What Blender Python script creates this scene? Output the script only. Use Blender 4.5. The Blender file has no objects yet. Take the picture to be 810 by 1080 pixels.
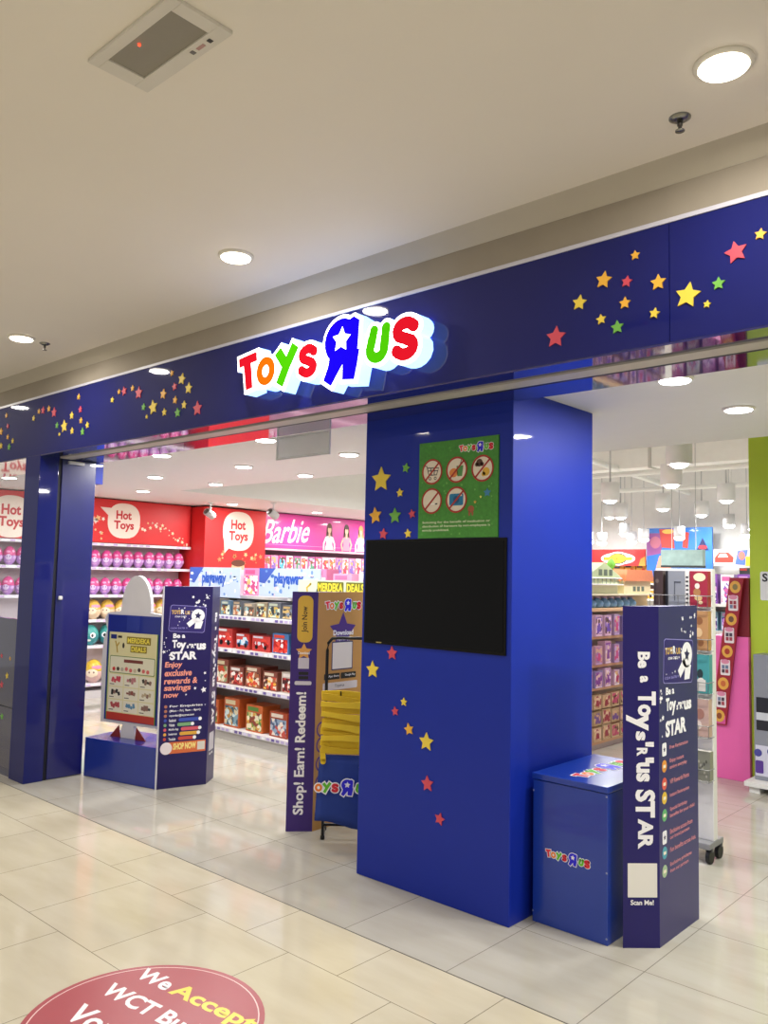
import bpy, math, random
from mathutils import Matrix, Vector
random.seed(7)
PI = math.pi
SC = bpy.context.scene
COL = SC.collection

# ------------------------------------------------------------------ camera
cam_d = bpy.data.cameras.new('camera')
cam = bpy.data.objects.new('camera', cam_d)
COL.objects.link(cam)
cam_d.sensor_fit = 'HORIZONTAL'
cam_d.sensor_width = 36.0
cam_d.lens = 870.48 / 810 * 36.0
cam_d.clip_end = 100
yaw, pitch, roll = math.radians(-42.2807), math.radians(4.4267), math.radians(1.2401)
fw = Vector((math.sin(yaw) * math.cos(pitch), math.cos(yaw) * math.cos(pitch), math.sin(pitch)))
rt = Vector((math.cos(yaw), -math.sin(yaw), 0))
up = rt.cross(fw)
r2 = rt * math.cos(roll) + up * math.sin(roll)
u2 = up * math.cos(roll) - rt * math.sin(roll)
cam.matrix_world = Matrix(((r2.x, u2.x, -fw.x, 0), (r2.y, u2.y, -fw.y, 0), (r2.z, u2.z, -fw.z, 1.65), (0, 0, 0, 1)))
SC.camera = cam

# ------------------------------------------------------------------ world, exposure, big lights
w = bpy.data.worlds.new('world')
SC.world = w
w.use_nodes = True
w.node_tree.nodes['Background'].inputs[0].default_value = (1.0, 0.96, 0.9, 1)
w.node_tree.nodes['Background'].inputs[1].default_value = 0.5
SC.view_settings.view_transform = 'Standard'
SC.view_settings.look = 'None'
SC.view_settings.exposure = 0.0
SC.view_settings.gamma = 1.0
SC.view_settings.use_curve_mapping = False
SC.cycles.max_bounces = 7
SC.cycles.diffuse_bounces = 4
SC.cycles.glossy_bounces = 4
SC.cycles.sample_clamp_indirect = 6.0
SC.cycles.use_denoising = True

MALL_W = 12.5      # watts of one mall downlight
SHOP_W = 17.0      # watts of one shop downlight
PEND_W = 36.0      # watts of one hanging lamp at the back


def lamp(name, loc, watts, size=0.14, color=(1, 1, 1)):
    d = bpy.data.lights.new(name, 'AREA')
    d.shape = 'DISK'
    d.size = size
    d.energy = watts
    d.color = color
    o = bpy.data.objects.new(name, d)
    o.location = loc
    COL.objects.link(o)
    return o


WARM = (1.0, 0.945, 0.86)
COOL = (1.0, 0.985, 0.965)
# the mall's downlights that carry on behind the camera and along the corridor
for i, (x, y) in enumerate([(1.5, 2.46), (-7.9, 2.46), (-5.6, 0.1), (-3.27, 0.1), (-0.87, 0.1), (1.5, 0.1), (-5.6, -2.3), (-3.27, -2.3), (-0.87, -2.3), (1.5, -2.3)]):
    lamp('mall_lamp', (x, y, 3.19), MALL_W, color=WARM)

# ------------------------------------------------------------------ materials
MATS = {}


def lin(h):
    h = h.lstrip('#')
    out = []
    for i in (0, 2, 4):
        c = int(h[i:i + 2], 16) / 255
        out.append(c / 12.92 if c <= 0.04045 else ((c + 0.055) / 1.055) ** 2.4)
    return (*out, 1)


def M(hexc, rough=0.5, emit=0.0, metal=0.0, spec=0.5, coat=0.0, var=0.05, alpha=1.0, scale=9.0):
    key = (hexc, rough, emit, metal, spec, coat, var, alpha, scale)
    if key in MATS:
        return MATS[key]
    m = bpy.data.materials.new('mat_' + hexc.lstrip('#'))
    m.use_nodes = True
    nt = m.node_tree
    b = nt.nodes['Principled BSDF']
    c = lin(hexc)
    b.inputs['Base Color'].default_value = c
    b.inputs['Roughness'].default_value = rough
    b.inputs['Metallic'].default_value = metal
    b.inputs['Specular IOR Level'].default_value = spec
    b.inputs['Coat Weight'].default_value = coat
    b.inputs['Coat Roughness'].default_value = 0.04
    if alpha < 1:
        b.inputs['Alpha'].default_value = alpha
    if emit > 0:
        b.inputs['Emission Color'].default_value = c
        b.inputs['Emission Strength'].default_value = emit
    elif var > 0:
        tc = nt.nodes.new('ShaderNodeTexCoord')
        nz = nt.nodes.new('ShaderNodeTexNoise')
        nz.inputs['Scale'].default_value = scale
        nz.inputs['Detail'].default_value = 3
        mx = nt.nodes.new('ShaderNodeMix')
        mx.data_type = 'RGBA'
        mx.inputs[6].default_value = tuple(v * (1 - var) for v in c[:3]) + (1,)
        mx.inputs[7].default_value = tuple(min(1, v * (1 + var)) for v in c[:3]) + (1,)
        nt.links.new(tc.outputs['Object'], nz.inputs['Vector'])
        nt.links.new(nz.outputs['Fac'], mx.inputs[0])
        nt.links.new(mx.outputs[2], b.inputs['Base Color'])
    MATS[key] = m
    return m


def tile_mat(name, x0, y0, offset, c1, c2, grout, rough, bw=0.6):
    m = bpy.data.materials.new(name)
    m.use_nodes = True
    nt = m.node_tree
    b = nt.nodes['Principled BSDF']
    g = nt.nodes.new('ShaderNodeNewGeometry')
    sub = nt.nodes.new('ShaderNodeVectorMath')
    sub.operation = 'SUBTRACT'
    sub.inputs[1].default_value = (x0, y0, 0)
    br = nt.nodes.new('ShaderNodeTexBrick')
    br.offset = offset
    br.inputs['Scale'].default_value = 1
    br.inputs['Brick Width'].default_value = bw
    br.inputs['Row Height'].default_value = bw
    br.inputs['Mortar Size'].default_value = 0.0022
    br.inputs['Mortar Smooth'].default_value = 0.2
    br.inputs['Color1'].default_value = lin(c1)
    br.inputs['Color2'].default_value = lin(c2)
    br.inputs['Mortar'].default_value = lin(grout)
    nz = nt.nodes.new('ShaderNodeTexNoise')
    nz.inputs['Scale'].default_value = 2.2
    nz.inputs['Detail'].default_value = 5
    mp = nt.nodes.new('ShaderNodeMapping')
    mp.inputs['Scale'].default_value = (1, 3.5, 1)
    mx = nt.nodes.new('ShaderNodeMix')
    mx.data_type = 'RGBA'
    mx.blend_type = 'MULTIPLY'
    mx.inputs[0].default_value = 1
    rp = nt.nodes.new('ShaderNodeValToRGB')
    rp.color_ramp.elements[0].color = (0.9, 0.88, 0.84, 1)
    rp.color_ramp.elements[0].position = 0.3
    rp.color_ramp.elements[1].color = (1, 1, 1, 1)
    rp.color_ramp.elements[1].position = 0.65
    L = nt.links.new
    L(g.outputs['Position'], sub.inputs[0])
    L(sub.outputs[0], br.inputs['Vector'])
    L(g.outputs['Position'], mp.inputs['Vector'])
    L(mp.outputs[0], nz.inputs['Vector'])
    L(nz.outputs['Fac'], rp.inputs[0])
    L(br.outputs['Color'], mx.inputs[6])
    L(rp.outputs[0], mx.inputs[7])
    L(mx.outputs[2], b.inputs['Base Color'])
    b.inputs['Roughness'].default_value = rough
    return m


def glass_mat():
    m = bpy.data.materials.new('clear_glass')
    m.use_nodes = True
    nt = m.node_tree
    nt.nodes.remove(nt.nodes['Principled BSDF'])
    o = nt.nodes['Material Output']
    t = nt.nodes.new('ShaderNodeBsdfTransparent')
    t.inputs[0].default_value = (0.92, 0.95, 0.95, 1)
    gl = nt.nodes.new('ShaderNodeBsdfGlossy')
    gl.inputs['Roughness'].default_value = 0.02
    lw = nt.nodes.new('ShaderNodeLayerWeight')
    lw.inputs[0].default_value = 0.5
    fr = nt.nodes.new('ShaderNodeMapRange')
    fr.inputs[1].default_value = 0.55
    fr.inputs[3].default_value = 0.04
    fr.inputs[4].default_value = 0.35
    nt.links.new(lw.outputs['Facing'], fr.inputs[0])
    mx = nt.nodes.new('ShaderNodeMixShader')
    nt.links.new(fr.outputs[0], mx.inputs[0])
    nt.links.new(t.outputs[0], mx.inputs[1])
    nt.links.new(gl.outputs[0], mx.inputs[2])
    nt.links.new(mx.outputs[0], o.inputs[0])
    return m


WHITE = M('#ececea', 0.45)
NAVY = M('#0d1664', 0.65, coat=0.5, var=0.04, spec=0.1)
NAVY.node_tree.nodes['Principled BSDF'].inputs['Coat IOR'].default_value = 1.6
BLUE = M('#0a289c', 0.5, coat=0.12, var=0.03, spec=0.3)
BLUEBOX = M('#12389e', 0.28, coat=0.4, var=0.03)
SOFFIT = M('#0e1464', 0.06, coat=1.0, var=0.02, spec=0.9)
PURPLE = M('#261a5f', 0.3, coat=0.3, var=0.03)
PURPLE2 = M('#42247e', 0.35, var=0.03)
BLACK = M('#0b0b0c', 0.35)
STARC = {'r': M('#d24a5c', 0.5, var=.03), 'y': M('#ecd04a', 0.5, var=.03), 'o': M('#efb43e', 0.5, var=.03), 'g': M('#6fb24a', 0.5, var=.03)}
PW = M('#f3f2f6', 0.5, var=0)
PPINK = M('#f09a86', 0.5, var=0)


# ------------------------------------------------------------------ mesh builder
def frame(O, U, V):
    U = Vector(U).normalized()
    V = Vector(V).normalized()
    N = U.cross(V)
    return Matrix(((U.x, V.x, N.x, O[0]), (U.y, V.y, N.y, O[1]), (U.z, V.z, N.z, O[2]), (0, 0, 0, 1)))


TEXTS = {}


def text_mesh(body, bold):
    k = (body, bold)
    if k in TEXTS:
        return TEXTS[k]
    cu = bpy.data.curves.new('t', 'FONT')
    cu.body = body
    cu.offset = bold
    cu.resolution_u = 3
    o = bpy.data.objects.new('t', cu)
    COL.objects.link(o)
    dg = bpy.context.evaluated_depsgraph_get()
    me = bpy.data.meshes.new_from_object(o.evaluated_get(dg))
    vs = [v.co.copy() for v in me.vertices]
    fs = [tuple(p.vertices) for p in me.polygons if p.normal.z > -0.5]
    bpy.data.objects.remove(o)
    bpy.data.curves.remove(cu)
    bpy.data.meshes.remove(me)
    TEXTS[k] = (vs, fs)
    return TEXTS[k]


ROOTLOC = {}


class MB:
    def __init__(s, m=None):
        s.v, s.f, s.mi, s.mats, s.sm = [], [], [], [], []
        s.m = m or Matrix()

    def add(s, vs, fs, mat, smooth=False):
        if mat not in s.mats:
            s.mats.append(mat)
        k = s.mats.index(mat)
        b = len(s.v)
        s.v.extend(s.m @ Vector(p) for p in vs)
        s.f.extend(tuple(i + b for i in f) for f in fs)
        s.mi.extend([k] * len(fs))
        s.sm.extend([smooth] * len(fs))
        return s

    def box(s, x0, x1, y0, y1, z0, z1, mat):
        return s.add([(x0, y0, z0), (x1, y0, z0), (x1, y1, z0), (x0, y1, z0), (x0, y0, z1), (x1, y0, z1), (x1, y1, z1), (x0, y1, z1)],
                     [(0, 3, 2, 1), (4, 5, 6, 7), (0, 1, 5, 4), (1, 2, 6, 5), (2, 3, 7, 6), (3, 0, 4, 7)], mat)

    def prism(s, pts, z0, z1, mat, smooth=False):
        n = len(pts)
        a = sum(pts[i][0] * pts[(i + 1) % n][1] - pts[(i + 1) % n][0] * pts[i][1] for i in range(n))
        if a < 0:
            pts = pts[::-1]
        vs = [(x, y, z0) for x, y in pts] + [(x, y, z1) for x, y in pts]
        fs = [tuple(range(n - 1, -1, -1)), tuple(range(n, 2 * n))] + [(i, (i + 1) % n, n + (i + 1) % n, n + i) for i in range(n)]
        return s.add(vs, fs, mat, smooth)

    def rect(s, x0, y0, x1, y1, mat, z=0.0, t=0.001):
        return s.box(min(x0, x1), max(x0, x1), min(y0, y1), max(y0, y1), z, z + t, mat)

    def rrect(s, x0, y0, x1, y1, r, mat, z=0.0, t=0.001, rot=0.0):
        p = []
        for cx, cy, a0 in ((x1 - r, y1 - r, 0), (x0 + r, y1 - r, 90), (x0 + r, y0 + r, 180), (x1 - r, y0 + r, 270)):
            for k in range(6):
                a = math.radians(a0 + k * 18)
                p.append((cx + r * math.cos(a), cy + r * math.sin(a)))
        if rot:
            mx, my = (x0 + x1) / 2, (y0 + y1) / 2
            c, sn = math.cos(rot), math.sin(rot)
            p = [(mx + (x - mx) * c - (y - my) * sn, my + (x - mx) * sn + (y - my) * c) for x, y in p]
        return s.prism(p, z, z + t, mat)

    def star(s, cx, cy, r, mat, z=0.0, t=0.001, rot=0.0, inner=0.5):
        p = []
        for k in range(10):
            a = PI / 2 + rot + k * PI / 5
            q = r if k % 2 == 0 else r * inner
            p.append((cx + q * math.cos(a), cy + q * math.sin(a)))
        vs = [(x, y, z) for x, y in p] + [(x, y, z + t) for x, y in p] + [(cx, cy, z + t)]
        fs = [(i, (i + 1) % 10, 10 + (i + 1) % 10, 10 + i) for i in range(10)] + [(10 + i, 10 + (i + 1) % 10, 20) for i in range(10)]
        return s.add(vs, fs, mat)

    def ell(s, cx, cy, rx, ry, mat, z=0.0, t=0.001, n=24, rot=0.0):
        c, sn = math.cos(rot), math.sin(rot)
        p = []
        for k in range(n):
            a = 2 * PI * k / n
            x, y = rx * math.cos(a), ry * math.sin(a)
            p.append((cx + x * c - y * sn, cy + x * sn + y * c))
        return s.prism(p, z, z + t, mat)

    def ring(s, cx, cy, rx, ry, w, mat, z=0.0, t=0.001, n=28):
        vs, fs = [], []
        for k in range(n):
            a = 2 * PI * k / n
            for q, zz in ((0, z), (0, z + t), (w, z + t), (w, z)):
                vs.append((cx + (rx - q) * math.cos(a), cy + (ry - q) * math.sin(a), zz))
        for k in range(n):
            j = (k + 1) % n
            for e in range(4):
                h = (e + 1) % 4
                fs.append((k * 4 + e, j * 4 + e, j * 4 + h, k * 4 + h))
        return s.add(vs, fs, mat)

    def stroke(s, pts, wd, mat, z=0.0, t=0.001, round_=True):
        n = len(pts)
        P = [Vector((p[0], p[1])) for p in pts]
        W = wd if isinstance(wd, (list, tuple)) else [wd] * n
        L, R = [], []
        for i in range(n):
            d = (P[min(i + 1, n - 1)] - P[max(i - 1, 0)])
            d = d.normalized() if d.length else Vector((1, 0))
            nn = Vector((-d.y, d.x)) * W[i] / 2
            L.append(P[i] + nn)
            R.append(P[i] - nn)
        vs = []
        for i in range(n):
            for q in (L[i], R[i]):
                vs.append((q.x, q.y, z))
                vs.append((q.x, q.y, z + t))
        fs = []
        for i in range(n - 1):
            a, b = i * 4, i * 4 + 4
            fs += [(a + 1, a + 3, b + 3, b + 1), (a, b, b + 2, a + 2), (a, a + 1, b + 1, b), (a + 2, b + 2, b + 3, a + 3)]
        fs += [(0, 2, 3, 1), (n * 4 - 4, n * 4 - 3, n * 4 - 1, n * 4 - 2)]
        s.add(vs, fs, mat)
        if round_:
            for q, ww in ((P[0], W[0]), (P[-1], W[-1])):
                s.ell(q.x, q.y, ww / 2, ww / 2, mat, z, t, 16)
        return s

    def text(s, body, x0, y0, x1, y1, mat, z=0.0012, bold=0.02, rot=0.0, shear=0.0):
        """writes BODY so that it fills the box, in the panel's own plane; rot turns it about the box centre (quarter turns swap the sides)"""
        vs, fs = text_mesh(body, bold)
        if not vs:
            return s
        ax = min(v.x for v in vs)
        bx = max(v.x for v in vs)
        ay = min(v.y for v in vs)
        by = max(v.y for v in vs)
        wd, ht = x1 - x0, y1 - y0
        if abs(math.sin(rot)) > 0.9:
            wd, ht = ht, wd
        sx, sy = wd / max(bx - ax, 1e-6), ht / max(by - ay, 1e-6)
        cx, cy = (x0 + x1) / 2, (y0 + y1) / 2
        c, sn = math.cos(rot), math.sin(rot)
        out = []
        for v in vs:
            px, py = (v.x - (ax + bx) / 2) * sx, (v.y - (ay + by) / 2) * sy
            px += shear * py
            out.append((cx + px * c - py * sn, cy + px * sn + py * c, z))
        return s.add(out, fs, mat)

    def lathe(s, prof, mat, n=20, c=(0, 0, 0), smooth=True):
        vs, fs = [], []
        for r, z in prof:
            for k in range(n):
                a = 2 * PI * k / n
                vs.append((c[0] + r * math.cos(a), c[1] + r * math.sin(a), c[2] + z))
        for i in range(len(prof) - 1):
            for k in range(n):
                j = (k + 1) % n
                fs.append((i * n + k, i * n + j, i * n + n + j, i * n + n + k))
        fs.append(tuple(range(n - 1, -1, -1)))
        fs.append(tuple((len(prof) - 1) * n + k for k in range(n)))
        return s.add(vs, fs, mat, smooth)

    def tube(s, pts, r, mat, n=8):
        P = [Vector(p) for p in pts]
        vs, fs = [], []
        for i, p in enumerate(P):
            d = (P[min(i + 1, len(P) - 1)] - P[max(i - 1, 0)]).normalized()
            a = d.cross(Vector((0, 0, 1)))
            if a.length < 0.05:
                a = d.cross(Vector((1, 0, 0)))
            a.normalize()
            b = d.cross(a)
            for k in range(n):
                t = 2 * PI * k / n
                vs.append(p + (a * math.cos(t) + b * math.sin(t)) * r)
        for i in range(len(P) - 1):
            for k in range(n):
                j = (k + 1) % n
                fs.append((i * n + k, i * n + j, i * n + n + j, i * n + n + k))
        fs.append(tuple(range(n)))
        fs.append(tuple((len(P) - 1) * n + k for k in range(n - 1, -1, -1)))
        return s.add(vs, fs, mat, True)

    def build(s, name, parent=None, bevel=0.0):
        if parent is not None:
            org = ROOTLOC[parent.name]
        else:
            lo = [min(p[i] for p in s.v) for i in range(3)]
            hi = [max(p[i] for p in s.v) for i in range(3)]
            org = Vector(((lo[0] + hi[0]) / 2, (lo[1] + hi[1]) / 2, lo[2]))
        me = bpy.data.meshes.new(name)
        me.from_pydata([tuple(p - org) for p in s.v], [], s.f)
        for m in s.mats:
            me.materials.append(m)
        me.polygons.foreach_set('material_index', s.mi)
        me.polygons.foreach_set('use_smooth', s.sm)
        me.update()
        o = bpy.data.objects.new(name, me)
        COL.objects.link(o)
        if parent is not None:
            o.parent = parent
        else:
            o.location = org
        ROOTLOC[o.name] = org
        if bevel:
            bv = o.modifiers.new('bevel', 'BEVEL')
            bv.width = bevel
            bv.segments = 2
            bv.limit_method = 'ANGLE'
        return o


def tag(o, label, cat, group=None):
    o['label'] = label
    o['category'] = cat
    if group:
        o['group'] = group
    return o


def thing(name, label, cat, loc, group=None):
    o = bpy.data.objects.new(name, None)
    o.empty_display_size = 0.1
    COL.objects.link(o)
    o.location = loc
    ROOTLOC[o.name] = Vector(loc)
    return tag(o, label, cat, group)


def struct(o, label=None):
    o['kind'] = 'structure'
    if label:
        o['label'] = label
        o['category'] = 'building part'
    return o


def dup(root, loc, label, rz=None, group=None):
    r = root.copy()
    COL.objects.link(r)
    r.location = loc
    r['label'] = label
    if group:
        r['group'] = group
    if rz is not None:
        r.rotation_euler = (0, 0, rz)
    for ch in root.children:
        c = ch.copy()
        COL.objects.link(c)
        c.parent = r
        for g in ch.children:
            d = g.copy()
            COL.objects.link(d)
            d.parent = c
    return r


ORD = ['first', 'second', 'third', 'fourth', 'fifth', 'sixth', 'seventh', 'eighth', 'ninth', 'tenth', 'eleventh', 'twelfth', 'thirteenth', 'fourteenth', 'fifteenth', 'sixteenth', 'seventeenth', 'eighteenth', 'nineteenth', 'twentieth', 'twenty-first', 'twenty-second', 'twenty-third', 'twenty-fourth']

# ------------------------------------------------------------------ the shop's lettering (seven letters), in units of its own width
LC = {'red': '#e0273a', 'orange': '#f08021', 'green': '#63c322', 'blue': '#2418d8'}


def arc(cx, cy, rx, ry, a0, a1, n=10):
    return [(cx + rx * math.cos(math.radians(a0 + (a1 - a0) * i / n)), cy + ry * math.sin(math.radians(a0 + (a1 - a0) * i / n))) for i in range(n + 1)]


def ess(cx, cy, rx, ry, tilt):
    p = arc(cx, cy + ry * 0.5, rx, ry * 0.52, 35, 240, 10)
    q = arc(cx, cy - ry * 0.5, rx, ry * 0.52, 60, -145, 10)
    pts = p[:-1] + q[1:]
    c, s_ = math.cos(tilt), math.sin(tilt)
    return [(cx + (x - cx) * c - (y - cy) * s_, cy + (x - cx) * s_ + (y - cy) * c) for x, y in pts]


RB_ = arc(-2.905, 2.822, 0.113, 0.108, 60, 262, 14) + [(-2.80, 2.70), (-2.788, 2.905), (-2.82, 2.925)]
LETTERS = [
    ('red', [('s', [(-3.722, 2.836), (-3.58, 2.853)], 0.04, 0), ('s', [(-3.66, 2.84), (-3.645, 2.77), (-3.632, 2.682)], [0.05, 0.047, 0.043], 0)]),
    ('orange', [('o', -3.492, 2.757, 0.07, 0.074, 0.034)]),
    ('green', [('s', [(-3.39, 2.845), (-3.325, 2.765)], 0.047, 0), ('s', [(-3.255, 2.857), (-3.322, 2.755), (-3.37, 2.667)], 0.047, 0)]),
    ('red', [('s', ess(-3.152, 2.759, 0.048, 0.062, -0.12), 0.042, 1)]),
    ('blue', [('p', RB_), ('s', [(-2.935, 2.735), (-2.962, 2.68), (-2.998, 2.622)], [0.10, 0.068, 0.052], 0), ('s', [(-2.835, 2.76), (-2.842, 2.69), (-2.85, 2.622)], [0.10, 0.088, 0.07], 0), ('star', -2.902, 2.826, 0.066)]),
    ('green', [('s', [(-2.682, 2.83)] + arc(-2.66, 2.74, 0.047, 0.045, 180, 340, 10) + [(-2.603, 2.832)], 0.043, 1)]),
    ('red', [('s', ess(-2.482, 2.757, 0.055, 0.073, -0.12), 0.05, 1)]),
]


def grow_poly(pts, g):
    n = len(pts)
    a = sum(pts[i][0] * pts[(i + 1) % n][1] - pts[(i + 1) % n][0] * pts[i][1] for i in range(n))
    if a < 0:
        pts = pts[::-1]
    out = []
    for i in range(n):
        p0, p1, p2 = (Vector(pts[(i + k) % n]) for k in (-1, 0, 1))
        d = ((p1 - p0).normalized() + (p2 - p1).normalized()).normalized()
        out.append((p1.x + d.y * g, p1.y - d.x * g))
    return out


def letter(mb, i, grow, mat, z0, z1, T, starmat=None, star_z=None, bold=0.0):
    """one letter of the lettering, grown outwards by GROW; T maps lettering units to the panel"""
    k = T((1, 0))[0] - T((0, 0))[0]
    for jj, pr in enumerate(LETTERS[i][1]):
        z1 = z1 + .00015 * jj
        if pr[0] == 's':
            pts = [T(p) for p in pr[1]]
            wd = pr[2]
            wd = [(x + 2 * grow) * k for x in wd] if isinstance(wd, list) else (wd + 2 * grow) * k
            if grow and not pr[3]:
                a, b = Vector(pts[0]), Vector(pts[1])
                pts[0] = tuple(a + (a - b).normalized() * grow * k)
                a, b = Vector(pts[-1]), Vector(pts[-2])
                pts[-1] = tuple(a + (a - b).normalized() * grow * k)
            mb.stroke(pts, wd, mat, z0, z1 - z0, bool(pr[3]))
        elif pr[0] == 'p':
            mb.prism([T(p) for p in grow_poly(pr[1], grow)], z0, z1, mat)
        elif pr[0] == 'o':
            c = T((pr[1], pr[2]))
            if 0 < grow < .01:
                mb.ring(c[0], c[1], (pr[3] + grow) * k, (pr[4] + grow) * k, (pr[5] + 2 * grow) * k, mat, z0, z1 - z0)
            elif grow:
                mb.ell(c[0], c[1], (pr[3] + grow) * k, (pr[4] + grow) * k, mat, z0, z1 - z0, 28)
            else:
                mb.ring(c[0], c[1], pr[3] * k, pr[4] * k, pr[5] * k, mat, z0, z1 - z0)
        elif pr[0] == 'star' and starmat is not None:
            c = T((pr[1], pr[2]))
            mb.star(c[0], c[1], pr[3] * k, starmat, star_z, 0.0012, -0.08, 0.52)


def logo(mb, x0, x1, yc, z=0.001, t=0.0008, skip=0, grow=0.024):
    """small printed copy of the shop's lettering, filling x0..x1"""
    k = (x1 - x0) / 1.40
    T = lambda p: (x0 + (p[0] + 3.765) * k, yc + (p[1] - 2.765) * k)
    for i in range(skip, 7):
        letter(mb, i, grow, PW, z, z + t, T)
    for i in range(skip, 7):
        letter(mb, i, 0.006, M(LC[LETTERS[i][0]], 0.5, var=0), z, z + 2 * t, T, PW, z + 2 * t)


# ================================================================== THE SETTING
FLOOR_M = tile_mat('mall_tiles', -1.6, 2.52 - 0.6 * 40, 0.5, '#d1c9b2', '#d4ccb5', '#8a8270', 0.1)
FLOOR_S = tile_mat('shop_tiles', -1.6, 2.865, 0.0, '#bcb8ac', '#b8b4a8', '#837f74', 0.07)
struct(MB().box(-14, 5, -5, 2.862, -0.1, 0, FLOOR_M).build('floor'), 'cream polished mall floor tiles in front of the shop')
o = MB().box(-14, 5, 2.868, 19, -0.1, 0, FLOOR_S).build('floor_shop')
struct(o, 'pale polished tiles inside the shop')
struct(MB().box(-14, 5, 2.862, 2.868, -0.1, 0.0005, M('#4a463e', 0.5)).build('trim_1'), 'dark joint strip between mall floor and shop floor')

CEIL = M('#ece6dc', 0.7, var=0.03, scale=1.5)
CEILS = M('#e9e9e6', 0.6, var=0.02)
PLASTER = M('#978e80', 0.8, var=0.1, scale=5)
struct(MB().box(-14, 5, -5, 2.87, 3.22, 3.4, CEIL).build('ceiling'), 'beige painted mall ceiling above the shopfront')
b = MB()
b.box(-14, 5, 2.95, 3.3, 3.02, 3.15, PLASTER)
struct(b.build('trim_2'), 'rough plaster band above the blue fascia')
b = MB()
b.add([(-14, 2.86, 3.2205), (5, 2.86, 3.2205), (5, 2.955, 3.148), (-14, 2.955, 3.148), (-14, 3.3, 3.148), (5, 3.3, 3.148), (5, 3.3, 3.3), (-14, 3.3, 3.3), (-14, 2.86, 3.3), (5, 2.86, 3.3)],
      [(0, 1, 2, 3), (3, 2, 5, 4), (4, 5, 6, 7), (7, 6, 9, 8), (8, 9, 1, 0), (0, 3, 4, 7, 8), (1, 9, 6, 5, 2)], M('#b9b2a5', 0.7, var=0.03))
struct(b.build('trim_3'), 'pale sloped ceiling edge above the plaster band')

# fascia with its stars
f = MB()
f.box(-10.6, -1.258, 2.95, 3.46, 2.545, 3.02, NAVY)
f.box(-1.255, 4.5, 2.95, 3.46, 2.545, 3.02, NAVY)
fascia = struct(f.build('wall_front'), 'long navy blue fascia panel above the shop entrance')
MB().box(-10.6, 4.5, 2.951, 3.455, 2.536, 2.5455, SOFFIT).build('soffit', fascia)
MB().box(-6.3, 4.5, 3.085, 3.185, 2.528, 2.5362, M('#b7b3aa', 0.4)).build('shutter_rail', fascia)
MB().box(-6.3, 4.5, 3.185, 3.215, 2.530, 2.5362, M('#06071c', 0.5)).build('shutter_slot', fascia)
MB().box(-10.6, 4.5, 2.944, 2.95, 3.005, 3.022, M('#c9c8d6', 0.4)).build('edge_trim', fascia)
FS = [(-1.739, 2.651, 0.047, 'r'), (-1.631, 2.774, 0.033, 'y'), (-1.535, 2.686, 0.022, 'y'), (-1.524, 2.844, 0.036, 'o'), (-1.466, 2.641, 0.028, 'g'), (-1.434, 2.731, 0.025, 'o'), (-1.426, 2.815, 0.024, 'r'), (-1.391, 2.912, 0.020, 'o'), (-1.314, 2.666, 0.022, 'y'), (-1.299, 2.783, 0.032, 'o'), (-1.186, 2.708, 0.050, 'y'), (-1.115, 2.660, 0.015, 'y'), (-1.073, 2.727, 0.025, 'g'), (-1.011, 2.828, 0.042, 'r'), (-0.927, 2.871, 0.022, 'o'),
      (-5.288, 2.845, 0.023, 'y'), (-5.202, 2.891, 0.021, 'o'), (-5.134, 2.886, 0.034, 'r'), (-5.027, 2.892, 0.023, 'o'), (-4.945, 2.849, 0.045, 'r'), (-4.557, 2.925, 0.021, 'o'), (-4.441, 2.870, 0.039, 'y'), (-4.519, 2.832, 0.027, 'r'), (-4.363, 2.800, 0.038, 'y'), (-4.646, 2.800, 0.036, 'o'), (-4.507, 2.743, 0.026, 'o'), (-4.405, 2.699, 0.028, 'y'), (-4.761, 2.727, 0.051, 'y'), (-4.876, 2.743, 0.026, 'g'), (-4.625, 2.678, 0.027, 'y'), (-4.474, 2.657, 0.032, 'g'), (-4.834, 2.672, 0.015, 'y'), (-4.259, 2.658, 0.048, 'r'),
      (-6.506, 2.851, 0.024, 'y'), (-6.418, 2.897, 0.022, 'o'), (-6.348, 2.897, 0.031, 'r'), (-6.249, 2.898, 0.026, 'o'), (-6.159, 2.858, 0.041, 'r'), (-5.777, 2.930, 0.025, 'o'), (-5.743, 2.831, 0.027, 'r'), (-5.871, 2.801, 0.031, 'y'), (-5.726, 2.746, 0.024, 'o'), (-5.626, 2.701, 0.026, 'y'), (-5.981, 2.731, 0.050, 'y'), (-6.099, 2.750, 0.025, 'g'), (-5.854, 2.683, 0.027, 'y'), (-5.694, 2.660, 0.030, 'g'), (-6.052, 2.676, 0.015, 'y'),
      (-7.020, 2.934, 0.023, 'o'), (-7.109, 2.805, 0.035, 'o'), (-6.982, 2.838, 0.023, 'r'), (-6.970, 2.745, 0.023, 'o'), (-6.871, 2.702, 0.023, 'y'), (-7.093, 2.681, 0.028, 'y'), (-6.932, 2.657, 0.030, 'g')]
PF = frame((0, 2.95, 0), (1, 0, 0), (0, 0, 1))
for x, z, r, c in FS:
    MB(PF).star(x, z, r, STARC[c], 0.0, 0.006, random.uniform(-0.25, 0.25), 0.5).build('star_decal_or_reflection', fascia)

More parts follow.
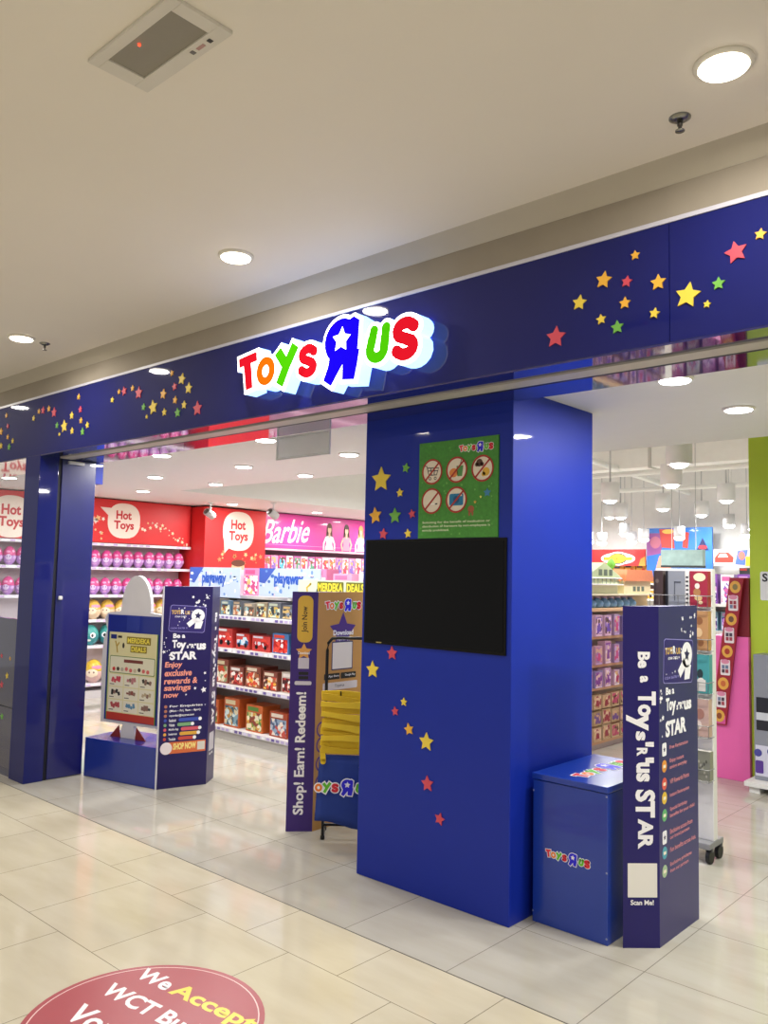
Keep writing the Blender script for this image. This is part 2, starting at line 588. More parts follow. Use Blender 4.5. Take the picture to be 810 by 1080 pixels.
# shop ceiling: lowered white part, open part with high slab
b = MB()
b.box(-10.6, 4.5, 3.46, 5.55, 2.6, 2.7, CEILS)
b.box(-10.6, -8.3, 5.55, 12.5, 2.6, 2.7, CEILS)
struct(b.build('ceiling_shop'), 'white lowered ceiling with downlights inside the shop')
b = MB()
b.box(-10.6, 4.5, 5.5, 5.55, 2.7, 4.0, CEILS)
b.box(-8.35, -8.3, 5.55, 12.5, 2.7, 4.0, CEILS)
b.box(-10.6, 4.5, 3.3, 3.46, 3.02, 4.0, CEILS)
struct(b.build('trim_4'), 'white upstand around the open ceiling')
struct(MB().box(-14, 5, 5.5, 19, 4.0, 4.1, M('#f4f4f2', 0.8)).build('ceiling_open'), 'high open ceiling slab over the back of the shop')
struct(MB().box(-10.7, -10.32, 2.95, 12.5, 0, 2.75, M('#e6dedb', 0.6)).build('wall_left'), 'pale shop side wall behind the egg shelves')
struct(MB().box(-14, 5, 16.5, 16.7, 0, 4.0, M('#ecebe8', 0.7)).build('wall_back'), 'pale rear wall of the shop')
struct(MB().box(-14, -10.32, 12.5, 12.6, 0, 4.0, M('#dcdad6', 0.7)).build('wall_corner'), 'pale return wall at the back corner')
struct(MB().box(-2.42, 4.5, 7.3, 7.42, 0, 4.0, M('#b6ce36', 0.5, var=0.02)).build('wall_right'), 'lime green partition wall inside the shop')

# pillar
pil = struct(MB().box(-3.26, -2.255, 3.42, 4.23, 0, 2.6, BLUE).build('wall_pillar', bevel=0.004), 'blue clad pillar with coloured stars and a screen')
PP = frame((0, 3.42, 0), (1, 0, 0), (0, 0, 1))
for x, z, r, c in [(-3.134, 2.192, 0.074, 'y'), (-2.950, 2.245, 0.029, 'g'), (-2.991, 2.110, 0.026, 'y'), (-3.172, 1.989, 0.049, 'o'), (-3.024, 1.983, 0.046, 'g'), (-2.900, 1.990, 0.026, 'r'), (-3.108, 1.884, 0.033, 'r'), (-2.927, 1.883, 0.026, 'y'), (-3.025, 1.229, 0.039, 'r'), (-3.167, 1.127, 0.049, 'y'), (-2.933, 0.977, 0.024, 'y'), (-2.994, 0.920, 0.026, 'r'), (-2.894, 0.838, 0.033, 'o'), (-2.773, 0.790, 0.049, 'y'), (-2.761, 0.578, 0.042, 'r'), (-2.677, 0.417, 0.033, 'r')]:
    MB(PP).star(x, z, r, STARC[c], 0.0, 0.006, random.uniform(-0.25, 0.25), 0.5).build('star_decal_or_reflection', pil)

# jamb, folding door leaf, shop window
struct(MB().box(-6.61, -6.355, 2.95, 3.105, 0, 2.545, NAVY).build('trim_5', bevel=0.003), 'blue door jamb beside the shop window')
struct(MB().box(-6.61, -6.365, 3.105, 3.135, 0, 2.545, M('#05061c', 0.6)).build('trim_6'), 'strip coloured dark as shade in the gap between jamb and folding door')  # solid strip, its near-black colour stands for the shade in the gap
d = struct(MB().box(-6.60, -6.355, 3.135, 3.425, 0.005, 2.535, M('#060a62', 0.35, coat=0.9, var=0.02)).build('door_1', bevel=0.003), 'glossy dark blue folding door leaf at the entrance')
MB().box(-6.45, -6.355, 3.425, 3.49, 2.36, 2.535, BLUE).build('pivot_block', d)
MB().box(-6.355, -6.33, 3.18, 3.31, 2.495, 2.52, M('#c8c8cc', 0.4)).build('door_closer', d)
MB().box(-6.355, -6.335, 3.152, 3.184, 1.405, 1.435, M('#d6d6d6', 0.4)).build('bumper', d, bevel=0.006)
wn = struct(MB().box(-10.6, -6.61, 2.985, 2.995, 1.24, 2.54, glass_mat()).build('window_1'), 'clear shop window showing the toy shelves')
wl = MB()
wl.box(-10.6, -6.61, 2.97, 3.01, 0.54, 1.24, M('#1d1c4c', 0.1, coat=0.9))
wl.box(-10.6, -6.61, 2.97, 3.01, 0.0, 0.53, M('#232150', 0.12, coat=0.9))
wl.box(-10.6, -6.61, 2.975, 3.005, 0.53, 0.54, BLACK)
wl.build('lower_panel', wn)
LP = frame((0, 2.97, 0), (1, 0, 0), (0, 0, 1))
for x, z, r, c in [(-6.78, 0.78, 0.03, 'y'), (-6.87, 0.70, 0.035, 'r'), (-6.83, 0.45, 0.03, 'g'), (-6.74, 0.92, 0.018, 'o'), (-6.90, 0.93, 0.024, 'r')]:
    MB(LP).star(x, z, r, STARC[c], 0.0, 0.001, 0.2, 0.5).build('star_decal_or_reflection', wn)  # reflections of stars, painted on the glossy panel as flat shapes

# ================================================================== MALL CEILING FITTINGS
def downlight(x, y, z, r, watts, label, group, col, em):
    t = thing('downlight', label, 'ceiling light', (x, y, z), group)
    MB().lathe([(r * 0.86, 0.0), (r, 0.0), (r * 1.0, -0.006), (r * 0.86, -0.012)], M('#e8e4da', 0.4), 28, (x, y, z)).build('trim_ring', t)
    MB().lathe([(0.001, -0.0122), (r * 0.84, -0.0122), (r * 0.8, -0.0165), (0.001, -0.018)], M(col, 0.5, emit=em), 28, (x, y, z)).build('diffuser', t)
    l = lamp('downlight_lamp', (x, y, z - 0.022), watts, r * 1.6, WARM if em > 12.5 else COOL)
    return t


for x, y, nm in [(-0.867, 2.44, 'large round lit downlight in the mall ceiling beside the metal sprinkler'), (-3.25, 2.44, 'round lit downlight in the mall ceiling above the shop sign'), (-5.57, 2.41, 'round lit downlight at the far end of the mall ceiling')]:
    downlight(x, y, 3.22, 0.088, MALL_W, nm, 'downlights in the mall ceiling', '#fff1d8', 13)


def sprinkler(x, y, z, label):
    t = thing('fire_sprinkler', label, 'sprinkler', (x, y, z), 'fire sprinklers in the mall ceiling')
    cm = M('#8d8d8a', 0.25, metal=0.9)
    MB().lathe([(0.036, 0), (0.036, -0.004), (0.022, -0.012), (0.012, -0.013)], cm, 20, (x, y, z)).build('escutcheon', t)
    MB().lathe([(0.009, -0.012), (0.009, -0.03), (0.006, -0.032), (0.006, -0.045)], M('#4a4744', 0.35, metal=0.7), 12, (x, y, z)).build('nozzle', t)
    MB().lathe([(0.003, -0.043), (0.016, -0.046), (0.016, -0.049), (0.003, -0.05)], cm, 14, (x, y, z)).build('deflector', t)


sprinkler(-1.085, 2.64, 3.22, 'metal fire sprinkler beside the big round downlight')
sprinkler(-5.585, 2.58, 3.22, 'small fire sprinkler near the far downlight')
t = thing('emergency_light', 'white framed rectangular emergency light recessed in the mall ceiling', 'ceiling light', (-2.11, 1.27, 3.22))
b = MB()
for x0, x1, y0, y1 in ((-2.335, -1.885, 1.165, 1.20), (-2.335, -1.885, 1.325, 1.375), (-2.335, -2.275, 1.20, 1.325), (-1.935, -1.885, 1.20, 1.325)):
    b.box(x0, x1, y0, y1, 3.208, 3.22, M('#d9d5cc', 0.5))
b.build('frame', t, bevel=0.002)
MB().box(-2.275, -1.935, 1.20, 1.325, 3.214, 3.22, M('#8f8a7e', 0.45)).build('diffuser', t)
b = MB()
b.box(-2.05, -2.035, 1.34, 1.355, 3.2065, 3.208, M('#6d6a66', 0.5))
b.box(-1.965, -1.95, 1.34, 1.355, 3.2065, 3.208, M('#3d3b39', 0.5))
b.box(-2.02, -1.985, 1.342, 1.353, 3.2065, 3.208, M('#b88f88', 0.5))
b.build('status_sticker', t)
MB().lathe([(0.004, 0), (0.004, -0.005)], M('#ff3a20', 0.4, emit=4), 10, (-2.14, 1.225, 3.214)).build('indicator_lamp', t)

# ================================================================== SHOP SIGN
t = thing('shop_sign', 'illuminated letters of the toy shop on the blue fascia', 'sign', (-3.07, 2.94, 2.6))
SF = frame((0, 2.95, 0), (1, 0, 0), (0, 0, 1))
SIDE = M('#9cc4ff', 0.4, emit=2.0)
RIM = M('#ffffff', 0.4, emit=2.4)
ident = lambda p: p
def acrylic(hexc, e):
    m = M(hexc, 0.45, emit=e)
    b = m.node_tree.nodes['Principled BSDF']
    c = lin(hexc)
    b.inputs['Base Color'].default_value = (c[0] * .12, c[1] * .12, c[2] * .12, 1)
    b.inputs['Specular IOR Level'].default_value = .0
    return m


FACE = {'red': acrylic('#f01a2c', .85), 'orange': acrylic('#f8790c', .85), 'green': acrylic('#55d60a', .85), 'blue': acrylic('#1c08f4', .95)}
for i in range(7):
    lm = MB(SF)
    letter(lm, i, 0.025, SIDE, 0.012, 0.092, ident)
    lb = lm.build('letter', t)
    rm = MB(SF)
    letter(rm, i, 0.025, RIM, 0.092, 0.098, ident)
    rm.build('white_rim', lb)
    fm = MB(SF)
    letter(fm, i, 0.005, FACE[LETTERS[i][0]], 0.098, 0.103, ident, RIM, 0.103)
    fm.build('letter_face', lb)
    st = MB(SF)
    c = {0: (-3.65, 2.76), 1: (-3.492, 2.757), 2: (-3.33, 2.75), 3: (-3.152, 2.76), 4: (-2.86, 2.75), 5: (-2.65, 2.71), 6: (-2.482, 2.757)}[i]
    st.ell(c[0], c[1], 0.008, 0.008, SIDE, 0.0, 0.02, 10)
    st.build('standoff', lb)

# ================================================================== PILLAR FITTINGS
t = thing('television', 'black flat television screen set into the blue pillar', 'television', (-2.76, 3.42, 1.275))
MB().box(-3.237, -2.283, 3.411, 3.42, 1.273, 1.852, M('#040405', 0.5, spec=.2)).build('case', t, bevel=0.003)
MB().box(-3.222, -2.298, 3.4095, 3.4115, 1.290, 1.838, M('#030304', 0.06, var=0, spec=0.2)).build('screen', t)
MB(frame((0, 3.411, 0), (1, 0, 0), (0, 0, 1))).rect(-3.14, 1.279, -3.10, 1.2845, M('#b0a060', 0.4), 0, 0.001).build('badge', t)

po = thing('notice_poster', 'green prohibition notice with five red ringed pictures on the blue pillar', 'poster', (-2.595, 3.42, 1.856))
GR = M('#3f8a2e', 0.5, var=0.35, scale=70)
g = MB()
g.box(-2.853, -2.338, 3.414, 3.42, 1.856, 2.368, GR)
g.m = frame((-2.853, 3.414, 1.856), (1, 0, 0), (0, 0, 1))
for k in range(70):
    x, y = random.uniform(0.01, 0.5), random.uniform(0.01, 0.5)
    g.star(x, y, random.uniform(0.004, 0.009), M(random.choice(['#57a040', '#2f7a24', '#6ab04e']), 0.5, var=0), 0.0002, 0.0003, random.random())
logo(g, 0.265, 0.49, 0.462, 0.0008)
RING = M('#a8281e', 0.5, var=0)
CR = M('#e6dccb', 0.5, var=0)
cs = [(0.092, 0.354), (0.256, 0.354), (0.42, 0.350), (0.092, 0.197), (0.256, 0.197)]
for k, (x, y) in enumerate(cs):
    g.ell(x, y, 0.066, 0.066, CR, 0.0008, 0.0006, 32)
dk = M('#3b3440', 0.5, var=0)
x, y = cs[0]
for p in ([(x - .05, y + .035), (x - .036, y + .03), (x - .022, y - .018), (x + .032, y - .018)], [(x - .034, y + .022), (x + .045, y + .018), (x + .032, y - .012)], [(x - .03, y + .006), (x + .038, y + .004)], [(x - .01, y + .02), (x - .004, y - .015)], [(x + .015, y + .02), (x + .014, y - .015)]):
    g.stroke(p, 0.005, dk, 0.0016, 0.0004)
for dx in (-0.014, 0.022):
    g.ring(x + dx, y - .036, .009, .009, .004, dk, .0016, .0004, 14)
x, y = cs[1]
g.ell(x - .02, y - .015, .028, .024, M('#d9833c', .5, var=0), .0016, .0004)
g.prism([(x + .005, y - .035), (x + .035, y - .035), (x + .042, y + .02), (x - .002, y + .02)], .0016, .002, M('#4c8f4a', .5, var=0))
g.stroke([(x + .02, y + .02), (x + .03, y + .05)], .004, dk, .0016, .0004)
x, y = cs[2]
for p in ((-.02, .03, .02, '#5a3a2c'), (-.036, .022, .011, '#5a3a2c'), (-.003, .022, .011, '#5a3a2c'), (.022, -.018, .022, '#e2b23a'), (.006, -.03, .012, '#e2b23a')):
    g.ell(x + p[0], y + p[1], p[2], p[2], M(p[3], .5, var=0), .0016, .0004)
x, y = cs[3]
g.stroke([(x - .01, y - .016), (x + .036, y - .016)], .006, M('#f5f5f0', .5, var=0), .0016, .0004)
g.stroke([(x + .026, y - .016), (x + .036, y - .016)], .007, dk, .0019, .0004)
x, y = cs[4]
g.rrect(x - .045, y - .03, x + .045, y + .032, .01, M('#1577a8', .5, var=0), .0016, .0004)
g.ell(x, y, .02, .02, M('#0b4f80', .5, var=0), .0021, .0003)
g.rect(x + .02, y + .018, x + .036, y + .026, CR, .0021, .0003)
for x, y in cs:
    g.ring(x, y, .069, .069, .0095, RING, .0024, .0006, 36)
    g.stroke([(x - .044, y - .044), (x + .044, y + .044)], .0095, RING, .0024, .0006, False)
g.star(0.45, 0.225, 0.024, M('#3a80b0', .5, var=0), .0008, .0005)
g.star(0.41, 0.205, 0.008, M('#e8e070', .5, var=0), .0008, .0005)
g.star(0.375, 0.18, 0.01, M('#d8b04a', .5, var=0), .0008, .0005)
g.ell(0.35, 0.145, 0.02, 0.018, M('#a05a3a', .5, var=0), .0008, .0005)
g.ell(0.34, 0.122, 0.006, 0.012, M('#a05a3a', .5, var=0), .0008, .0005)
g.ell(0.36, 0.122, 0.006, 0.012, M('#a05a3a', .5, var=0), .0008, .0005)
TX = M('#dfe8c8', .5, var=0)
for k, (s_, x1) in enumerate((('Soliciting for the benefit of institution or', .47), ('distribution of literature by non-employees is', .47), ('strictly prohibited.', .21))):
    g.text(s_, .03, .074 - k * .021, x1, .089 - k * .021, TX, .001, 0.015)
g.build('printed_board', po)
MB().box(-2.856, -2.335, 3.4185, 3.42, 1.853, 2.371, M('#2f6a24', .4)).build('backing_sheet', po)

# ================================================================== MEMBER STANDEES
def standee(L, Mv, N, label, wide_mat, narrow_mat):
    """tall folded cardboard column: wide face L-M, narrow face M-N (plan points), height 1.535"""
    L, Mv, N = (Vector((*p, 0)) for p in (L, Mv, N))
    t = thing('promotional_standee', label, 'standee', ((L.x + N.x) / 2, (L.y + N.y) / 2, 0), 'member scheme standees at the entrance')
    h = 1.535
    q = [L, Mv, N]
    vs = [(p.x, p.y, 0.0) for p in q] + [(p.x, p.y, h) for p in q]
    b = MB()
    b.add(vs, [(2, 0, 3, 5), (3, 4, 5), (2, 1, 0)], M('#8f8ea6', 0.6))
    b.build('back_board', t)
    wide, narrow = MB(), MB()
    wide.add(vs, [(0, 1, 4, 3)], wide_mat)
    narrow.add(vs, [(1, 2, 5, 4)], narrow_mat)
    wide.m = frame(L, Mv - L, (0, 0, 1))
    narrow.m = frame(Mv, N - Mv, (0, 0, 1))
    return t, wide, narrow


def member_card(g, x0, y0, x1, y1):
    g.rrect(x0, y0, x1, y1, .02, M('#8d86c8', .5, var=0), .0006, .0004, -0.06)
    g.rrect(x0 + .004, y0 + .004, x1 - .004, y1 - .004, .018, M('#2a1d6a', .5, var=0), .0011, .0004, -0.06)
    w_, h_ = x1 - x0, y1 - y0
    for k in range(16):
        g.star(x0 + w_ * random.uniform(.08, .9), y0 + h_ * random.uniform(.2, .97), random.uniform(.003, .008), PW, .0016, .0003, random.random())
    GO = M('#c9a45c', .5, var=0)
    g.text('TOYS', x0 + w_ * .05, y0 + h_ * .68, x0 + w_ * .3, y0 + h_ * .84, GO, .0018, .05)
    g.text('R', x0 + w_ * .31, y0 + h_ * .68, x0 + w_ * .4, y0 + h_ * .86, PW, .0018, .05)
    g.text('US', x0 + w_ * .42, y0 + h_ * .66, x0 + w_ * .56, y0 + h_ * .81, GO, .0018, .05)
    g.text('STAR CARD', x0 + w_ * .15, y0 + h_ * .56, x0 + w_ * .46, y0 + h_ * .62, PW, .0018, .02)
    g.text('1234 5678 9', x0 + w_ * .04, y0 + h_ * .13, x0 + w_ * .5, y0 + h_ * .19, M('#8d86c8', .5, var=0), .0018, .02)
    cx, cy = x0 + w_ * .78, y0 + h_ * .62
    k = .9 * w_ / .3
    g.ell(cx, cy, .062 * k, .06 * k, PW, .0022, .0004)
    g.prism([(cx - .02 * k, cy - .05 * k), (cx + .05 * k, cy - .05 * k), (cx + .03 * k, cy - .115 * k), (cx - .03 * k, cy - .115 * k)], .0022, .0026, PW)
    g.stroke([(cx - .02 * k, cy - .03 * k), (cx - .09 * k, cy - .085 * k)], .045 * k, PW, .0022, .0004, False)
    g.star(cx, cy, .033 * k, M('#1c1450', .5, var=0), .0027, .0003, -.1)


# --- right-hand standee by the blue chest
t, wf, nf = standee((-1.769, 3.61), (-1.649, 3.73), (-1.649, 4.185), 'dark blue membership standee with vertical white slogan beside the blue chest', M('#130560', .35, var=.03), M('#282066', .35, var=.03))
g = wf
R9 = -PI / 2
for s_, a, b_, x0, x1 in (('Be', 1.25, 1.325, .07, .128), ('a', 1.184, 1.215, .08, .118), ('To', 1.03, 1.144, .07, .155), ('y', .965, 1.04, .015, .12), ('s', .92, .962, .06, .105), ('"', .893, .915, .105, .145), ('R', .85, .888, .065, .115), ('"', .82, .845, .105, .145), ('us', .735, .822, .062, .125), ('ST', .575, .70, .058, .15), ('AR', .435, .57, .07, .14)):
    g.text(s_, x0, a, x1, b_, PW, .001, .045, R9)
g.rrect(.022, .222, .158, .372, .002, M('#e9e6df', .5, var=0), .0006, .0006)
g.text('Scan Me!', .035, .188, .142, .211, PW, .001, .03)
g.build('slogan_panel', t)
g = nf
for k in range(14):
    g.star(random.uniform(.26, .43), random.uniform(1.38, 1.49), random.choice([.006, .008, .013]), PW, .0006, .0004, random.random())
member_card(g, .05, 1.165, .395, 1.375)
g.text('Be a', .075, 1.12, .17, 1.155, PW, .001, .04)
g.text('To', .075, 1.045, .145, 1.105, PW, .001, .05)
g.text('y', .14, 1.02, .19, 1.085, PW, .001, .05)
g.text('s"R"', .195, 1.04, .28, 1.075, PW, .001, .04)
g.text('us', .285, 1.03, .375, 1.075, PW, .001, .05)
g.text('STAR', .07, .925, .31, 1.0, PW, .001, .05)
for k in range(8):
    g.star(random.uniform(.012, .055), random.uniform(.93, 1.15), random.choice([.006, .009, .015]), PW, .0006, .0004, random.random())
icons = ['#f0f0f4', '#e0953c', '#d8584a', '#e2bc3c', '#62b070', '#f0f0f4', '#4aa0b4', '#a8c49c']
lines = [('Free Registration',), ('Enjoy instant', 'savings everyday'), ('VIP Rewards Points',), ('Instant Redemption',), ('Special birthday', 'benefits for your child'), ('Exclusive access from', 'our brand partners'), ('Fun benefits across Asia',), ('Exclusive privileges', 'from our partners')]
for (z, ic, ls) in zip((.873, .797, .717, .653, .575, .475, .406, .324), icons, lines):
    im = M(ic, .5, var=0)
    if ic == '#f0f0f4':
        g.rrect(.032, z - .03, .078, z + .03, .01, im, .0006, .0004)
        g.star(.055, z, .013, M('#1c1450', .5, var=0), .0011, .0003)
    else:
        g.ell(.055, z, .027, .028, im, .0006, .0004)
        g.rect(.042, z - .008, .068, z + .006, M('#f4ead0', .5, var=0), .0011, .0003)
    n = len(ls)
    for j, s_ in enumerate(ls):
        zz = z + (.014 if n == 2 else 0) - j * .03
        g.text(s_, .115, zz - .011, min(.42, .115 + .0125 * len(s_)), zz + .011, M('#d98c98', .5, var=0), .001, .02)
g.build('offer_panel', t)

# --- left-hand standee beside the poster stand
t, wf, nf = standee((-5.538, 3.60), (-5.428, 3.97), (-5.561, 4.139), 'dark purple membership standee with pink slogan beside the poster stand', M('#1b0f54', .35, var=.03), M('#2e285c', .35, var=.03))
MB().box(-5.552, -5.54, 3.592, 3.604, 0, 1.535, M('#d9d7e0', .5)).build('edge_strip', t)
g = wf
for k in range(14):
    g.star(random.uniform(.22, .37), random.uniform(1.38, 1.49), random.choice([.005, .008, .013]), PW, .0006, .0004, random.random())
member_card(g, .045, 1.18, .335, 1.385)
g.text('Be a', .08, 1.135, .175, 1.172, PW, .001, .04)
g.text('To', .075, 1.06, .145, 1.122, PW, .001, .05)
g.text('y', .135, 1.03, .185, 1.10, PW, .001, .05)
g.text('s"R"', .19, 1.055, .265, 1.09, PW, .001, .04)
g.text('us', .27, 1.042, .345, 1.092, PW, .001, .05)
g.text('STAR', .06, .968, .275, 1.032, PW, .001, .05)
for k in range(8):
    g.star(random.uniform(.012, .06), random.uniform(.95, 1.15), random.choice([.006, .009, .015]), PW, .0006, .0004, random.random())
for s_, y0, y1, x1 in (('Enjoy', .90, .955, .16), ('exclusive', .845, .895, .24), ('rewards &', .785, .833, .29), ('savings', .722, .777, .235), ('now', .682, .712, .14)):
    g.text(s_, .026, y0, x1, y1, PPINK, .001, .03, 0, .12)
for x, y, r in ((.34, .73, .025), (.27, .745, .013), (.345, .86, .013), (.20, .70, .009), (.35, .80, .007)):
    g.star(x, y, r, PW, .0006, .0004, .2)
yy = .615
for s_, x1, pill, pc in (('For Enquiries :', .36, None, None), ('(Mon - Fri, 9am - 6pm)', .32, None, None), ('myorder@toysrus.com', .27, None, None), ('Facebook', .13, .32, '#3a4fb0'), ('Website', .12, .26, '#7aa878'), ('Mobile App', .15, .32, '#d85868'), ('Instagram', .14, .31, '#e0a83c'), ('Youtube', .13, .28, '#c84a3c')):
    g.text(s_, .075, yy - .012, x1, yy + .010, PW, .001, .02)
    g.ell(.045, yy, .012, .012, M(pc or '#b07058', .5, var=0), .0006, .0004, 14)
    if pill:
        g.rrect(x1 + .02, yy - .013, pill, yy + .013, .012, M(pc, .5, var=0), .0006, .0004)
        g.ell(pill, yy, .014, .014, PW, .0011, .0004, 14)
    yy -= .035
g.rrect(.075, .258, .372, .345, .004, M('#d86a3a', .5, var=0), .0006, .0004)
g.text('SHOP NOW', .114, .285, .295, .335, M('#f7e28a', .5, var=0), .0014, .05)
g.rect(.305, .272, .365, .335, M('#d8d4cc', .5, var=0), .0011, .0004)
g.ell(.06, .30, .046, .046, M('#eadfe4', .5, var=0), .0011, .0005)
g.build('offer_panel', t)
g = nf
for s_, a, b_, x0, x1 in (('Be', 1.25, 1.325, .09, .15), ('a', 1.184, 1.215, .10, .14), ('To', 1.03, 1.144, .09, .175), ('y', .965, 1.04, .035, .14), ('s', .92, .962, .08, .125), ('"', .893, .915, .125, .165), ('R', .85, .888, .085, .135), ('"', .82, .845, .125, .165), ('us', .735, .822, .082, .145), ('ST', .575, .70, .078, .17), ('AR', .435, .57, .09, .16)):
    g.text(s_, x0, a, x1, b_, PW, .001, .045, R9)
g.rrect(.045, .242, .175, .382, .002, M('#c9c6cf', .5, var=0), .0006, .0006)
g.text('Scan Me!', .055, .21, .16, .231, PW, .001, .03)
g.build('slogan_panel', t)

# --- promo standee with kraft side
t, wf, nf = standee((-4.098, 3.632), (-3.981, 3.755), (-3.981, 4.20), 'purple and tan app promotion standee behind the tote bag rack', M('#381a74', .35, var=.03), M('#b88a4e', .5, var=.06))
g = wf
g.rrect(.038, 1.205, .138, 1.51, .04, M('#d8ae3a', .5, var=0), .0006, .0005)
g.text('Join Now', .066, 1.27, .112, 1.44, M('#3a2a18', .5, var=0), .0014, .02, PI / 2)
g.star(.085, 1.145, .055, M('#dda04e', .5, var=0), .0006, .0004)
g.text('Download', .048, 1.128, .122, 1.146, PW, .0014, .02)
g.rect(.05, 1.035, .12, 1.105, M('#c8c2cc', .5, var=0), .0006, .0005)
g.rrect(.055, .995, .118, 1.015, .003, BLACK, .0006, .0005)
g.rrect(.055, .967, .118, .987, .003, BLACK, .0006, .0005)
g.rrect(.03, .93, .14, .955, .01, M('#d0cad4', .5, var=0), .0006, .0005)
g.text('Shop! Earn! Redeem!', .042, .105, .128, .885, PW, .001, .03, PI / 2)
g.build('slogan_panel', t)
g = nf
logo(g, .055, .415, 1.445, .0008)
g.star(.235, 1.27, .13, M('#4a2a84', .5, var=0), .0006, .0004)
g.text('Download', .145, 1.245, .335, 1.28, PW, .0014, .03)
g.text('Toysrus App', .175, 1.205, .305, 1.228, PW, .0014, .02)
g.rrect(.135, 1.015, .335, 1.205, .006, M('#3c3a64', .5, var=0), .0008, .0004)
g.rrect(.143, 1.023, .327, 1.197, .004, M('#e4dfd8', .5, var=0), .0014, .0004)
for x in (.07, .225):
    g.rrect(x, .955, x + .145, .995, .006, M('#161618', .5, var=0), .0006, .0004)
    g.text('App Store' if x < .1 else 'Google Play', x + .04, .967, x + .138, .985, PW, .0014, .01)
g.rrect(.06, .885, .385, .935, .008, M('#cfc9cc', .5, var=0), .0006, .0004)
g.text('Toysrus', .17, .897, .26, .922, M('#3a3a50', .5, var=0), .0014, .01)
for z in (.30, .42, .54, .64):
    g.ring(.06, z, .045, .05, .012, M('#5a3a8a', .5, var=0), .0006, .0004)
g.build('offer_panel', t)

# ================================================================== BLUE CHEST
t = thing('storage_chest', 'blue wooden chest with shop lettering standing against the pillar side', 'chest', (-2.02, 3.88, 0))
MB().box(-2.222, -1.826, 3.575, 4.19, 0.0, 0.672, BLUEBOX).build('body', t, bevel=0.003)
MB().box(-2.226, -1.822, 3.569, 4.195, 0.676, 0.705, BLUEBOX).build('lid', t, bevel=0.003)
MB().box(-1.826, -1.812, 3.80, 3.86, 0.33, 0.40, M('#22222a', .4, metal=.5)).build('handle', t, bevel=.004)
g = MB(frame((0, 3.575, 0), (1, 0, 0), (0, 0, 1)))
logo(g, -2.155, -1.908, .338, .0006)
g.build('logo', t)
g = MB(frame((-2.02, 3.60, .705), (0, 1, 0), (-1, 0, 0)))
logo(g, .04, .56, .0, .0004)
g.build('logo', t)
b = MB()
for p in ((-2.219, .62), (-2.219, .05), (-1.831, .66), (-1.831, .32), (-1.831, .03)):
    b.m = frame((0, 3.575, 0), (1, 0, 0), (0, 0, 1))
    b.ell(p[0], p[1], .005, .005, M('#9aa0c0', .4, metal=.6), 0, .001, 10)
b.build('screw', t)

# ================================================================== TOTE BAG RACK
D = Vector((.7512, .66, 0))
NR = Vector((.66, -.7512, 0))
O = Vector((-3.823, 3.697, 0))
t = thing('display_rack', 'black tubular display rack for tote bags behind the pillar', 'rack', tuple(O + D * .3))
BK = M('#0c0c0e', .35, metal=.3)


def P(s, n, z):
    q = O + D * s + NR * n
    return (q.x, q.y, z)


MB().tube([P(0, -.0, .02), P(0, 0, 1.17), P(.006, 0, 1.215), P(.03, 0, 1.245), P(.07, 0, 1.25), P(.53, 0, 1.25), P(.57, 0, 1.24), P(.594, 0, 1.21), P(.6, 0, 1.17), P(.6, 0, .02)], .010, BK).build('frame', t)
for s_ in (0, .6):
    MB().tube([P(s_, 0, .02), P(s_, -.19, .03)], .009, BK).build('foot_bar', t)
    MB().tube([P(s_, -.19, .03), P(s_, -.19, .0)], .009, BK).build('rubber_foot', t)
    MB().lathe([(.014, 0), (.014, .02), (.009, .025)], BK, 12, P(s_, 0, 0)).build('rubber_foot', t)
MB().tube([P(0, 0, .09), P(.6, 0, .09)], .009, BK).build('rail', t)
for s_ in (.10, .32):
    MB().tube([P(s_, 0, .905), P(s_, .10, .90), P(s_, .12, .93)], .005, BK).build('peg', t)

YL = [M('#e2bf22', .75, var=.1), M('#d6b21e', .75, var=.1), M('#ecca30', .75, var=.1)]
tb = thing('tote_bag', 'blue tote bag with the shop lettering at the front of the rack', 'bag', P(.1, .09, .12), 'tote bags on the black rack')
FB = frame(P(0, .085, 0), D, (0, 0, 1))
b = MB(FB)
nx, nz = 10, 8
vs, fs = [], []
for side in (0, 1):
    for i in range(nx + 1):
        for j in range(nz + 1):
            u, v = i / nx, j / nz
            x = -.025 + u * .36 + .012 * (1 - v) * (u - .5) - .015 * (1 - v)
            z = .135 + v * .40 + .010 * math.sin(u * 7) * (1 - v) - .05 * u * (1 - v)
            bul = .022 * math.sin(PI * u) * math.sin(PI * min(1, v * .9 + .05)) + .004 * math.sin(9 * u + 6 * v)
            vs.append((x, z, (bul if side == 0 else -.012 - bul * .3)))
for side in (0, 1):
    o_ = side * (nx + 1) * (nz + 1)
    for i in range(nx):
        for j in range(nz):
            q = (o_ + i * (nz + 1) + j, o_ + (i + 1) * (nz + 1) + j, o_ + (i + 1) * (nz + 1) + j + 1, o_ + i * (nz + 1) + j + 1)
            fs.append(q if side == 0 else q[::-1])
K = (nx + 1) * (nz + 1)
edge = [i * (nz + 1) for i in range(nx + 1)] + [nx * (nz + 1) + j for j in range(1, nz + 1)] + [i * (nz + 1) + nz for i in range(nx - 1, -1, -1)] + [j for j in range(nz - 1, 0, -1)]
for k in range(len(edge)):
    a, c = edge[k], edge[(k + 1) % len(edge)]
    fs.append((a, a + K, c + K, c))
b.add(vs, fs, M('#1c3a8e', .75, var=.12, scale=25), True)
b.build('bag_body', tb)
g = MB(FB)
g.m = FB @ Matrix.Translation((0, 0, .027))
logo(g, -.105, .315, .345, 0, .0008, skip=1, grow=.03)
g.build('logo', tb)
b = MB(FB)
b.stroke([(.0, .50), (-.005, .57), (.02, .60)], .035, YL[0], .02, .006)
b.stroke([(.24, .47), (.25, .55), (.23, .60)], .035, YL[2], .02, .006)
